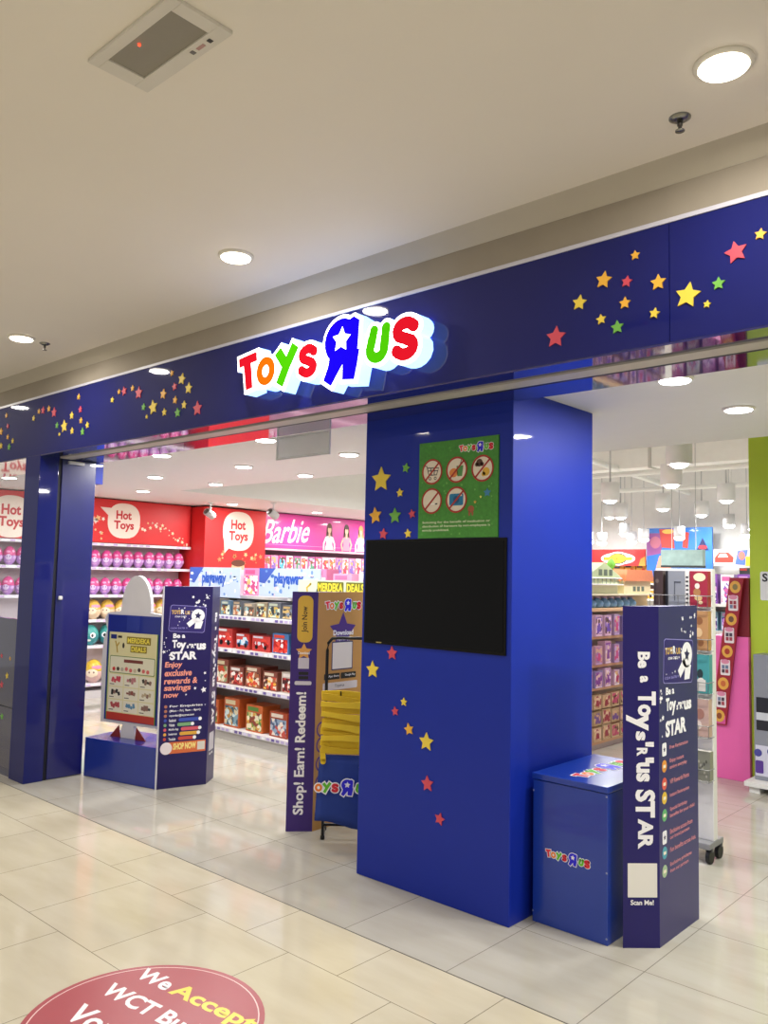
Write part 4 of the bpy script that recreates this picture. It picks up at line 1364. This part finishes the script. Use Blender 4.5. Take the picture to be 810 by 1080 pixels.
header_card(-7.43, -6.58, 1.40, 1.70, 5.13, 'blue and white header card above the purple standee', 'a')
header_card(-6.28, -5.42, 1.43, 1.70, 5.13, 'blue and white header card beside the tan standee top', 'a')
header_card(-5.68, -4.70, 1.42, 1.60, 5.10, 'pale green sale header card above the tan standee', 'd')
protos = []
for k in range(9):
    loc = (-7.35 + k * .33, 5.52, 1.421)
    lab = 'pink toy box on top of the front gondola, %s from far end' % ORD[k]
    if k < 3:
        protos.append(toy_carton('toy_box', lab, 'toy box', loc, .24, .24 + .02 * k, .16, M(['#e8a0c0', '#e8d8e0', '#d880a8'][k], .4), [mm('#f8e8f0', '#e070a0', '#b8a0c8', '#f0c0d0'), mm('#f0b8d0', '#ffffff', '#d86098', '#a8c8d8'), mm('#f4e4ec', '#c84a80', '#e8b870', '#ffffff')][k], 'boxed toys on the front gondola', style=0))
    else:
        dup(protos[k % 3], loc, lab)

# ================================================================== DOLL GONDOLA BEHIND THE PILLAR (faces +X)
t = thing('side_gondola', 'wooden edged shelving of purple doll packs seen beside the blue pillar', 'shelf', (-4.2, 8.3, 0))
MB().box(-4.45, -4.40, 7.2, 9.2, 0, 1.40, M('#cfcac4', .6)).build('back_panel', t)
MB().box(-4.40, -3.97, 7.2, 9.2, 0, .06, M('#b9b4ac', .5)).build('plinth', t)
for z in (.08, .60, .825, 1.10, 1.372):
    MB().box(-4.40, -3.95, 7.2, 9.2, z - .028, z, M('#d8b48a', .5)).build('shelf', t)
PURP = [mm('#c8a0c8', '#e8d0c0', '#8a4aa0', '#f0e0f0'), mm('#a884b8', '#d8b8a0', '#d0508a', '#c8b0e0'), mm('#d8b8c8', '#6a4a50', '#7a5ac0', '#f0d0e8'), mm('#b8a8c8', '#e0c080', '#b83a6a', '#ffffff')]
PM = ['#a890b8', '#c098b0', '#8f80b4', '#ccaac4']
for row, (z, hh, nm) in enumerate(((1.102, .24, 'top'), (.827, .24, 'middle'), (.602, .19, 'lower'))):
    protos = []
    for k in range(10):
        loc = (-4.0, 7.3 + k * .19, z)
        lab = 'purple doll pack on the %s shelf beside the pillar, %s from the entrance' % (nm, ORD[k])
        if k < 9:
            protos.append(toy_carton('doll_pack', lab, 'toy box', loc, random.uniform(.11, .165), hh * random.uniform(.75, 1), .08, M(random.choice(PM), .4), random.choice(PURP), 'purple doll packs beside the pillar', style=1, rz=PI / 2))
        else:
            dup(protos[random.randrange(9)], loc, lab, PI / 2)
TAN = [mm('#c8a878', '#e8d0b0', '#a03a4a', '#d8c090'), mm('#b89868', '#6a4a3a', '#c85a7a', '#e0d0a0'), mm('#a88a60', '#d8b890', '#7a5a9a', '#c8b080')]
for row in range(3):
    protos = []
    for k in range(10):
        loc = (-3.985, 7.3 + k * .19, .083 + row * .155)
        lab = 'tan figure pack on the low shelf, %s row up, %s from the entrance' % (ORD[row], ORD[k])
        if k < 9:
            protos.append(toy_carton('figure_pack', lab, 'toy box', loc, .17, .15 * random.uniform(.85, 1), .05, M(random.choice(['#bfa582', '#c8ae8a', '#b09a78', '#c4a098']), .45), random.choice(TAN), 'tan figure packs beside the pillar', style=1, rz=PI / 2))
        else:
            dup(protos[random.randrange(9)], loc, lab, PI / 2)
for k in range(9):
    if k == 0:
        pb = thing('plush_bag', 'light blue bagged toy on the top shelf beside the pillar, first from the entrance', 'toy bag', (-4.08, 7.3, 1.374), 'blue bagged toys beside the pillar')
        MB().lathe([(.03, 0), (.06, .01), (.068, .045), (.055, .07), (.025, .088), (.03, .096)], M('#6a9ac8', .4, var=.25, scale=30), 12, (-4.08, 7.3, 1.374)).build('bag_body', pb)
        MB().lathe([(.02, .097), (.035, .10), (.035, .112)], M('#d8c8e0', .4), 10, (-4.08, 7.3, 1.374)).build('header_tag', pb)
    else:
        dup(pb, (-4.08, 7.3 + k * .15, 1.374), 'light blue bagged toy on the top shelf beside the pillar, %s from the entrance' % ORD[k], random.random())


def toy_house(label, x, y0, y1, z, h, wall, roof, green=False):
    """play house standing on the shelving; gable front faces +X"""
    t = thing('toy_house', label, 'toy house', (x, (y0 + y1) / 2, z), 'play houses on the side shelving')
    b = MB()
    b.box(x - .22, x, y0, y1, z, z + h * .55, wall)
    body = b
    ym = (y0 + y1) / 2
    b = MB(frame((x + .03, 0, 0), (0, 1, 0), (0, 0, 1)))
    b.prism([(y0 - .03, z + h * .53), (y1 + .03, z + h * .53), (y1 - .02, z + h), (y0 + .02, z + h)] if not green else [(y0 - .04, z + h * .52), (y1 + .04, z + h * .52), (ym, z + h)], -.27, 0, roof)
    b.build('roof', t)
    g = body
    g.m = frame((x + (.03 if green else 0), 0, 0), (0, 1, 0), (0, 0, 1))
    wz = z + h * (.58 if green else .1)
    for q in range(3):
        yy_ = y0 + (y1 - y0) * (.32 + .16 * q)
        g.rect(yy_, wz, yy_ + (y1 - y0) * .1, wz + h * .2, M('#5a6a5a', .4, var=0), .0005, .002)
    g.build('walls', t)
    if green:
        b = MB()
        b.tube([(x + .05, y0, z + h * .5), (x + .05, y1, z + h * .5)], .006, WHITE)
        for k in range(9):
            yk = y0 + (y1 - y0) * k / 8
            b.tube([(x + .05, yk, z + h * .32), (x + .05, yk, z + h * .5)], .005, M('#9aa890', .5))
        b.box(x, x + .07, y0, y1, z + h * .28, z + h * .32, WHITE)
        b.build('balcony_lattice', t)
    return t


RS = thing('display_riser', 'cream raised display shelf carrying the play houses', 'shelf', (-4.2, 8.3, 1.374))
MB().box(-4.38, -4.18, 7.25, 9.15, 1.374, 1.50, M('#d8cfa8', .5)).build('riser_block', RS)
MB().box(-4.50, -3.98, 7.25, 9.15, 1.50, 1.515, M('#e8e0c0', .5)).build('top', RS)
toy_house('cream play house with green and beige roof beside the pillar', -4.05, 7.45, 8.15, 1.516, .32, M('#d8dcb8', .5), M('#b8c49a', .5), True)
toy_house('cream play house with orange tiled roof next to the book rack', -4.05, 8.3, 8.95, 1.516, .26, M('#e0d0a8', .5), M('#e08458', .5, var=.15, scale=40))
tr = MB()
for (y, r) in ((7.35, .06), (8.22, .05)):
    tr = MB(Matrix.Translation((-4.16, y, 1.80)))
    tr.lathe([(.02, -.285), (.02, -.02), (r * .8, 0), (r, .03), (r * .6, .07), (.01, .09)], M('#78b848', .7, var=.2), 14)
    tag(tr.build('toy_tree'), 'small green toy tree behind the %s' % ('green gabled play house' if y < 8 else 'play houses near the orange roof'), 'toy tree', 'toy trees')

# ================================================================== BOOK RACK behind the right standee
rk = thing('book_rack', 'white wheeled book rack behind the dark blue standee', 'rack', (-2.07, 5.15, 0))
RW = M('#e6e4e0', .4)
MB().box(-2.26, -1.905, 5.07, 5.13, .12, 1.735, RW).build('panel', rk, bevel=.004)
MB().box(-2.28, -1.90, 4.99, 5.21, .085, .12, M('#8a8a8c', .4)).build('base', rk, bevel=.004)
for x in (-2.27, -1.915):
    for y in (5.03, 5.17):
        b = MB(frame((x, y, .042), (0, 1, 0), (0, 0, 1)))
        b.ell(0, 0, .042, .042, M('#121214', .5), -.012, .024, 20)
        w_ = b.build('caster', rk)
        b = MB()
        b.box(x - .02, x + .02, y - .012, y + .012, .07, .088, M('#6a6a6c', .4, metal=.6))
        b.build('caster_fork', w_)
rows = [1.50, 1.24, .985, .73, .475]
for z in rows:
    b = MB()
    for zz in (z, z + .07):
        b.tube([(-2.26, 5.07, zz), (-2.26, 4.985, zz), (-1.90, 4.985, zz), (-1.90, 5.07, zz)], .003, M('#9a9a98', .35, metal=.7), 6)
    for k in range(7):
        x = -2.26 + k * .06
        b.tube([(x, 4.985, z + .07), (x, 4.985, z), (x, 5.06, z)], .0025, M('#9a9a98', .35, metal=.7), 6)
    b.build('wire_lattice', rk)


def book(x0, x1, z, h, col, label, deco):
    t = thing('picture_book', label, 'book', ((x0 + x1) / 2, 5.03, z), 'books on the white rack')
    MB().box(x0, x1, 5.005, 5.055, z, z + h, M(col, .4)).build('cover', t)
    MB().box(x0 + .003, x1 - .003, 5.008, 5.052, z + h - .002, z + h + .001, M('#e8e4d8', .6)).build('page_block', t)
    g = MB(frame((x0, 5.005, z), (1, 0, 0), (0, 0, 1)))
    for kind, u, v, a, b_, c in deco:
        W_, H_ = x1 - x0, h
        if kind == 'e':
            g.ell(u * W_, v * H_, a * W_, b_ * H_, M(c, .5, var=0), .0006 + .0002 * len(g.f) / 50, .0008, 16)
        else:
            g.rect(u * W_, v * H_, a * W_, b_ * H_, M(c, .5, var=0), .0006, .001)
    g.build('cover_print', t)


book(-2.245, -2.185, 1.505, .215, '#4a3a34', 'narrow dark brown book on the top pocket of the white rack', [('e', .4, .7, .2, .06, '#6a5a50'), ('r', .1, .05, .2, .95, '#382c28')])
book(-2.165, -2.045, 1.505, .215, '#8d9094', 'plain grey board book on the top pocket of the white rack', [('r', 0, 0, .12, 1, '#1a1a1c'), ('r', .45, .15, .49, .7, '#54585c'), ('r', .45, .66, .8, .7, '#54585c')])
book(-2.043, -2.018, 1.505, .215, '#e2dfd6', 'thin white notebook with black marks between the grey and red books', [('r', .2, v, .8, v + .05, '#222222') for v in (.08, .2, .32, .44, .56, .68, .8)])
book(-2.014, -1.905, 1.505, .215, '#9c2c3c', 'red story book with an oval title panel on the white rack', [('e', .55, .83, .34, .12, '#e8dcb0'), ('e', .4, .40, .2, .12, '#a87848'), ('e', .42, .58, .14, .08, '#e0d8c8'), ('e', .48, .24, .22, .07, '#d8b880'), ('e', .6, .12, .12, .05, '#e8d0a0')])
book(-2.01, -1.905, 1.245, .235, '#b88a5a', 'brown teddy picture book on the second pocket of the white rack', [('e', .5, .75, .2, .1, '#8a5a34'), ('e', .45, .45, .22, .12, '#d8b888'), ('e', .55, .2, .2, .1, '#8a5a34')])
book(-2.01, -1.90, .99, .23, '#4a9a98', 'teal picture book on the third pocket of the white rack', [('r', .2, .05, .8, .35, '#d8d4c8'), ('e', .5, .5, .16, .12, '#2a3a3a'), ('e', .55, .3, .2, .1, '#e8e0d0')])
book(-2.01, -1.905, .735, .22, '#c8a898', 'pale pink picture book on the fourth pocket of the white rack', [('e', .5, .6, .25, .14, '#a87868'), ('e', .4, .3, .2, .12, '#e8d8c8')])
book(-2.01, -1.90, .48, .17, '#8a8a78', 'speckled grey book on the lowest pocket of the white rack', [('e', .2 + .12 * k, .2 + .09 * k, .05, .06, '#5a5a4c') for k in range(6)] + [('e', .8 - .1 * k, .15 + .12 * k, .05, .05, '#b8b4a0') for k in range(6)])

# ================================================================== PINK COUNTER CORNER
t = thing('display_counter', 'bright pink counter against the lime green wall', 'counter', (-2.58, 7.5, 0))
PINK = M('#ee6ab2', .35, var=.02)
MB().box(-2.75, -2.425, 7.26, 7.9, 0, 1.2, PINK).build('cabinet', t, bevel=.003)
MB().box(-2.585, -2.425, 7.28, 7.9, 1.2, 1.70, M('#7a1420', .4)).build('upstand', t, bevel=.003)
t = thing('clip_strip', 'slanted red merchandise strip with round and square cards by the pink counter', 'display strip', (-2.6, 7.2, .45))
tv = [(-2.735, .45), (-2.608, .45), (-2.453, 1.695), (-2.565, 1.695)]
b = MB(frame((0, 7.25, 0), (1, 0, 0), (0, 0, 1)))
b.prism(tv, 0, .02, M('#9c2030', .4))
b.build('strip', t)
g = MB(frame((0, 7.23, 0), (1, 0, 0), (0, 0, 1)))
for k in range(9):
    u = .06 + k * .11
    x = -2.672 + .163 * u
    z = .45 + 1.245 * u
    if k % 2 == 0:
        g.ell(x, z, .045, .052, M('#e0a84a', .4, var=0), .0006, .002, 20)
        g.ell(x, z, .022, .026, M(['#8a4a2a', '#c86a3a', '#a83a2a', '#6a4a3a', '#8a7a4a'][k // 2], .4, var=0), .0027, .001, 12)
    else:
        g.rrect(x - .04, z - .065, x + .04, z + .065, .01, M('#e6dce0', .4, var=0), .0006, .002)
        g.ell(x, z + .05, .034, .02, M('#d88aa8', .4, var=0), .0027, .001)
        for q in range(4):
            g.rect(x - .028 + (q % 2) * .03, z - .045 + (q // 2) * .035, x - .004 + (q % 2) * .03, z - .015 + (q // 2) * .035, M(random.choice(['#4a3a4a', '#a03a4a', '#6a7a9a']), .4, var=0), .0027, .001)
g.rect(-2.73, .46, -2.612, .53, M('#d8559c', .4, var=0), .0004, .0008)
g.build('card_print', t)

t = thing('wall_sign', 'white rounded notice plate on the lime green wall', 'sign', (-2.2, 7.29, 1.52))
b = MB(frame((0, 7.3, 0), (1, 0, 0), (0, 0, 1)))
b.rrect(-2.335, 1.515, -1.95, 1.755, .015, M('#e2e4e6', .4), 0, .008)
b.build('plate', t)
MB(frame((0, 7.292, 0), (1, 0, 0), (0, 0, 1))).text('S', -2.318, 1.67, -2.275, 1.74, M('#1a1c28', .5, var=0), .0012, .03).build('lettering', t)
t = thing('floor_display', 'grey display case on a low white platform before the lime wall', 'display', (-2.1, 7.1, 0))
b = MB()
b.box(-2.36, -1.2, 6.92, 7.28, .05, .085, M('#e8e8e4', .4))
for x in (-2.33, -1.3):
    b.box(x, x + .08, 6.95, 7.25, 0, .05, M('#e8e8e4', .4))
b.build('platform', t)
b = MB()
b.box(-2.32, -1.3, 7.05, 7.28, .085, 1.08, M('#8a8e98', .4))
b.build('case', t, bevel=.004)
b = MB(frame((0, 7.05, 0), (1, 0, 0), (0, 0, 1)))
b.rect(-2.31, .12, -1.32, .36, M('#d0d0e0', .4), 0, .004)
for k in range(10):
    b.ell(-2.29 + k * .1, .30 + .02 * (k % 2), .03, .03, M('#4a4a98', .4, var=0), .004, .002)
    b.rrect(-2.31 + k * .1, .14, -2.25 + k * .1, .24, .01, M('#5a3a90', .4, var=0), .004, .002)
b.rect(-2.30, .48, -1.32, .74, M('#22242c', .4), 0, .004)
b.rect(-2.30, .56, -1.32, .62, M('#c8ccd4', .4), .004, .002)
b.build('front_print', t)

# ================================================================== MID AND BACK OF THE SHOP
def gondola(name, label, x0, x1, y, zs, top, mains, picset, boxlab, grp, wd, style=0):
    t = thing(name, label, 'shelf', ((x0 + x1) / 2, y + .2, 0))
    MB().box(x0, x1, y + .4, y + .44, 0, top, M('#d0ccc8', .6)).build('back_panel', t)
    MB().box(x0, x1, y + .02, y + .4, 0, .08, M('#b9b4ac', .5)).build('plinth', t)
    for z in zs:
        MB().box(x0, x1, y, y + .4, z - .03, z, M('#e4e2de', .4)).build('shelf', t)
    n = max(1, int((x1 - x0) / wd))
    for r, z in enumerate(zs):
        hh = (zs[r + 1] if r + 1 < len(zs) else top + .18) - z - .06
        protos = []
        for k in range(n):
            loc = (x0 + (k + .5) * (x1 - x0) / n, y + .3, z + .001)
            lab = boxlab % (ORD[r], ORD[k])
            if k < 3:
                protos.append(toy_carton('toy_box', lab, 'toy box', loc, wd * .9, hh * random.uniform(.75, 1), .2, M(random.choice(mains), .4), picset[k % len(picset)], grp, style=style))
            else:
                dup(random.choice(protos), loc, lab)


gondola('gift_gondola', 'white shelving of small gift packs behind the book rack', -4.0, -2.72, 9.3, [.45, .80, 1.12, 1.42], 1.72, ['#d8d8e0', '#b86ab0', '#8a50b0', '#e8e0e8', '#90b8d0'],
        [mm('#e8e4ec', '#d868a8', '#8a5ac0', '#f0f0f4'), mm('#c8d8e0', '#f0f0f0', '#b84a90', '#7ab0c8'), mm('#9a5ab8', '#d8a0d8', '#503080', '#e8d8f0')],
        'small gift pack on the %s shelf up behind the book rack, %s along', 'gift packs behind the book rack', .16)
gondola('vehicle_gondola', 'tall shelving of boxed vehicles along the rear wall under the red banner', -8.6, -6.85, 16.0, [1.30, 1.62], 1.92, ['#c84030', '#e0a040', '#3a4a5a', '#d8d0c0'],
        [mm('#e05a30', '#f0c060', '#e8e8e8', '#303438'), mm('#f0a040', '#d84030', '#404850', '#e8e0d0'), mm('#d8d4cc', '#c83a30', '#5a6a7a', '#e8b050')],
        'boxed vehicle on the %s rear wall shelf under the red banner, %s along', 'boxed vehicles on the rear wall', .25, 2)
gondola('racer_gondola', 'shelving of boxed race cars along the rear wall beside the blue banner', -5.55, -4.2, 16.0, [1.30, 1.62], 1.92, ['#e0e0e0', '#c84030', '#303438', '#e8c8a0'],
        [mm('#f0f0f0', '#303438', '#d83a30', '#e8a040'), mm('#e8c0a0', '#ffffff', '#404040', '#d86050'), mm('#d0d8e0', '#c83a30', '#202428', '#f0d060')],
        'boxed race car on the %s rear wall shelf beside the blue banner, %s along', 'boxed race cars on the rear wall', .25, 2)

ky = 15.95
kf = 15.95 / 15.0


def K(x, z):
    return (x * kf, 1.65 + (z - 1.65) * kf)


x0, z0 = K(-8.3, 1.945)
x1, z1 = K(-6.89, 2.265)
g = MB()
g.box(x0, x1, ky, ky + .04, z0, z1, M('#c42c2c', .45))
g.m = (frame((0, ky, 0), (1, 0, 0), (0, 0, 1)))
cx, cz = K(-7.45, 2.085)
g.prism([(cx + .45, z0), (x1, z0), (x1, z0 + .2), (cx + .5, z0 + .14)], .001, .003, M('#e88a3a', .5, var=0))
g.ell(cx - .85, cz, .12, .12, M('#2c4038', .5, var=0), .001, .003)
g.ell(cx, cz, .38, .12, PW, .001, .003, 28)
g.ell(cx, cz, .24, .14, PW, .001, .004, 28)
g.ell(cx, cz, .20, .115, M('#3a3034', .5, var=0), .004, .003, 28)
g.ell(cx, cz, .17, .09, M('#f0cc30', .5, var=0), .007, .003, 28)
g.rect(cx - .32, cz - .035, cx + .32, cz + .035, M('#f0cc30', .5, var=0), .010, .002)
g.text('DICKIE TOYS', cx - .31, cz - .025, cx + .31, cz + .025, M('#a8281e', .5, var=0), .0135, .02)
tag(g.build('wall_banner'), 'red banner with a white oval badge above the rear vehicle shelves', 'banner', 'banners on the rear wall')
x0, z0 = K(-6.86, 1.70)
x1, z1 = K(-5.62, 2.66)
g = MB()
g.box(x0, x1, ky, ky + .05, z0, z1, M('#2a6cc0', .4, coat=.2))
g.m = (frame((0, ky, 0), (1, 0, 0), (0, 0, 1)))
W_, H_ = x1 - x0, z1 - z0
q = lambda u, v: (x0 + u * W_, z0 + v * H_)
g.prism([q(0, .45), q(.22, .5), q(.3, .9), q(0, .9)], .001, .003, M('#8a4a8a', .5, var=0))
g.ell(*q(.14, .72), .11, .12, M('#b86a80', .5, var=0), .003, .003)
g.prism([q(.24, .62), q(.44, .6), q(.42, .98), q(.2, .98)], .003, .006, M('#b83a30', .5, var=0))
g.prism([q(.56, .62), q(.64, .6), q(.66, .9), q(.58, .92)], .003, .006, M('#b83a30', .5, var=0))
g.prism([q(.1, 0), q(.45, 0), q(.3, .5), q(.2, .45)], .001, .003, M('#e8967a', .5, var=0))
g.ell(*q(.34, .93), .12, .045, M('#d8b050', .5, var=0), .006, .003)
g.prism([q(.77, .56), q(.95, .56), q(.86, .8)], .003, .006, M('#1c2450', .5, var=0))
g.ell(*q(.86, .62), .09, .04, M('#a82c38', .5, var=0), .006, .003)
tag(g.build('wall_banner'), 'tall blue banner with red shapes on the rear wall', 'banner', 'banners on the rear wall')
x0, z0 = K(-5.60, 1.96)
x1, z1 = K(-4.3, 2.26)
g = MB()
g.box(x0, x1, ky, ky + .04, z0, z1, M('#c8b8b8', .45))
g.m = (frame((0, ky, 0), (1, 0, 0), (0, 0, 1)))
W_, H_ = x1 - x0, z1 - z0
g.prism([q(.02, .2), q(.26, .2), q(.27, .5), q(.2, .8), q(.08, .8), q(.02, .5)], .001, .004, M('#c0392c', .5, var=0))
g.prism([q(.06, .5), q(.2, .52), q(.17, .72), q(.09, .72)], .004, .006, M('#e0d0d0', .5, var=0))
g.prism([q(.29, .1), q(.42, .05), q(.46, .95), q(.33, .9)], .001, .004, M('#4a6ac0', .5, var=0))
g.ell(*q(.38, .6), .06, .08, M('#e07060', .5, var=0), .004, .003)
g.rect(*q(.43, .0), *q(.55, .55), M('#f0b030', .5, var=0), .005, .003)
tag(g.build('wall_banner'), 'low banner of a red car picture beside the blue banner', 'banner', 'banners on the rear wall')
t = thing('hanging_display', 'hanging picture box with a pale scene and dark lower edge before the blue banner', 'display', (-5.35, 12.0, 1.98))
kx = 12.0 / 15.0
MB().box(-6.58 * kx, -5.80 * kx, 12.0, 12.12, 1.65 + .31 * kx, 1.65 + .60 * kx, M('#8fa8a4', .4, var=.35, scale=8)).build('picture_box', t)
MB().box(-6.58 * kx, -5.80 * kx, 11.99, 12.13, 1.65 + .27 * kx, 1.65 + .31 * kx, M('#2c3434', .4)).build('lower_edge', t)
for x in (-6.4, -5.95):
    MB().tube([(x * kx, 12.06, 1.65 + .6 * kx), (x * kx, 12.06, 4.0)], .006, M('#b8b8b8', .4)).build('hanging_wire', t)

# hanging cylinder lamps
PL = [(-4.233, 9.963, 2.851), (-5.564, 10.961, 2.80), (-7.722, 15.2, 2.912), (-5.758, 13.223, 2.855), (-4.561, 12.754, 2.90), (-5.926, 15.3, 2.90), (-7.0, 14.2, 2.82), (-6.9, 11.6, 2.84), (-3.4, 8.2, 2.85), (-5.0, 8.0, 2.85), (-6.6, 8.0, 2.85), (-9.2, 14.5, 2.9), (-3.2, 14.6, 2.9), (-3.0, 11.2, 2.85), (-8.6, 13.0, 2.86)]
pl0 = None
where = ['largest, above the book rack', 'beside the pillar edge, second in size', 'small, over the red banner', 'between the big lamp and the blue banner', 'near the lime wall, high', 'small, over the blue banner top', 'small, before the rear wall', 'behind the blue pillar', 'nearest the lime partition top', 'behind the pillar, second bay', 'behind the pillar, third bay', 'deep in the far corner', 'deep behind the lime wall', 'behind the lime wall, middle bay', 'deep over the vehicle shelves']
for k, (x, y, z) in enumerate(PL):
    lab = 'white cylinder lamp in the open ceiling, ' + where[k].replace('nearest', 'close to')
    if pl0 is None:
        pl0 = thing('cylinder_lamp', lab, 'ceiling light', (x, y, z), 'cylinder lamps in the open ceiling')
        MB().lathe([(.118, .0), (.13, .0), (.13, .26), (.02, .262)], M('#eeeef0', .5), 24, (x, y, z)).build('shade', pl0)
        MB().lathe([(.001, -.04), (.05, -.035), (.085, -.012), (.088, .012), (.001, .014)], M('#ffffff', .5, emit=14), 24, (x, y, z)).build('diffuser', pl0)
        MB().lathe([(.012, .26), (.012, 1.14)], M('#c4c4c6', .5), 10, (x, y, z)).build('stem', pl0)
    else:
        dup(pl0, (x, y, z), lab)
    lamp('pendant_lamp', (x, y, z - .05), PEND_W, .22, (1, 1, 1))

far = None
for k, (x, y, z) in enumerate([(-8.4, 15.6, 2.45), (-8.0, 15.4, 2.42), (-7.55, 15.5, 2.60), (-7.5, 15.7, 2.45), (-7.1, 15.4, 2.48), (-6.35, 15.3, 2.50), (-5.5, 15.5, 2.72), (-4.95, 15.2, 2.62), (-5.25, 15.7, 2.55)]):
    lab = 'small lit lamp low before the rear wall, %s counted from the blue pillar' % ORD[k]
    if far is None:
        far = thing('cylinder_lamp', lab, 'ceiling light', (x, y, z), 'small lamps before the rear wall')
        MB().lathe([(.09, .0), (.10, .0), (.10, .2), (.015, .202)], M('#d4d4d6', .5), 18, (x, y, z)).build('shade', far)
        MB().lathe([(.001, -.06), (.06, -.055), (.10, -.02), (.09, .012), (.001, .014)], M('#ffffff', .5, emit=14), 18, (x, y, z)).build('diffuser', far)
        MB().lathe([(.008, .2), (.008, 4.0 - z)], M('#c4c4c6', .5), 8, (x, y, z)).build('stem', far)
    else:
        dup(far, (x, y, z), lab)
# services in the open ceiling
PIPE = M('#f0f0ee', .5)
for k, (p0, p1, r, nm) in enumerate([((-8.2, 8.5, 3.15), (0, 8.9, 3.3), .05, 'thick white pipe crossing above the largest cylinder lamp'), ((-8.2, 11.5, 3.25), (0, 11.2, 3.25), .04, 'white pipe crossing behind the largest cylinder lamp'), ((-8.2, 14.0, 3.3), (0, 14.0, 3.3), .04, 'white pipe crossing before the rear wall'), ((-5.2, 5.7, 3.45), (-6.6, 16.4, 3.45), .05, 'white pipe running back over the side shelving')]):
    b = MB()
    b.tube([p0, ((p0[0] + p1[0]) / 2, (p0[1] + p1[1]) / 2, (p0[2] + p1[2]) / 2 - .02), p1], r, PIPE, 10)
    pp = thing('ceiling_pipe', nm, 'pipe', ((p0[0] + p1[0]) / 2, (p0[1] + p1[1]) / 2, min(p0[2], p1[2])), 'pipes in the open ceiling')
    b.build('pipe', pp)
    for q_ in (.15, .4, .6, .85):
        a = [p0[i_] + (p1[i_] - p0[i_]) * q_ for i_ in range(3)]
        MB().tube([tuple(a), (a[0], a[1], 4.0)], .01, PIPE, 6).build('hanger_rod', pp)
t = thing('air_duct', 'broad white air duct under the open ceiling', 'duct', (-5, 12.4, 3.4))
MB().box(-8.2, -2.0, 12.1, 12.7, 3.42, 3.75, M('#f0efec', .6)).build('duct_body', t)
for x in (-7.5, -5.5, -3.5):
    MB().box(x, x + .04, 12.08, 12.72, 3.40, 3.77, M('#c2c0bc', .6)).build('flange', t)
    MB().tube([(x, 12.4, 3.75), (x, 12.4, 4.0)], .012, PIPE, 6).build('hanger_rod', t)
t = thing('cable_tray', 'white ladder cable tray under the open ceiling', 'cable tray', (-5, 10.2, 3.5))
b = MB()
for y in (10.0, 10.35):
    b.box(-8.2, -1.5, y, y + .02, 3.5, 3.56, PIPE)
for k in range(28):
    b.box(-8.1 + k * .24, -8.07 + k * .24, 10.0, 10.36, 3.51, 3.53, PIPE)
b.build('ladder_grating', t)
for x in (-7.5, -5, -2.5):
    MB().tube([(x, 10.18, 3.52), (x, 10.18, 4.0)], .008, PIPE, 6).build('hanger_rod', t)
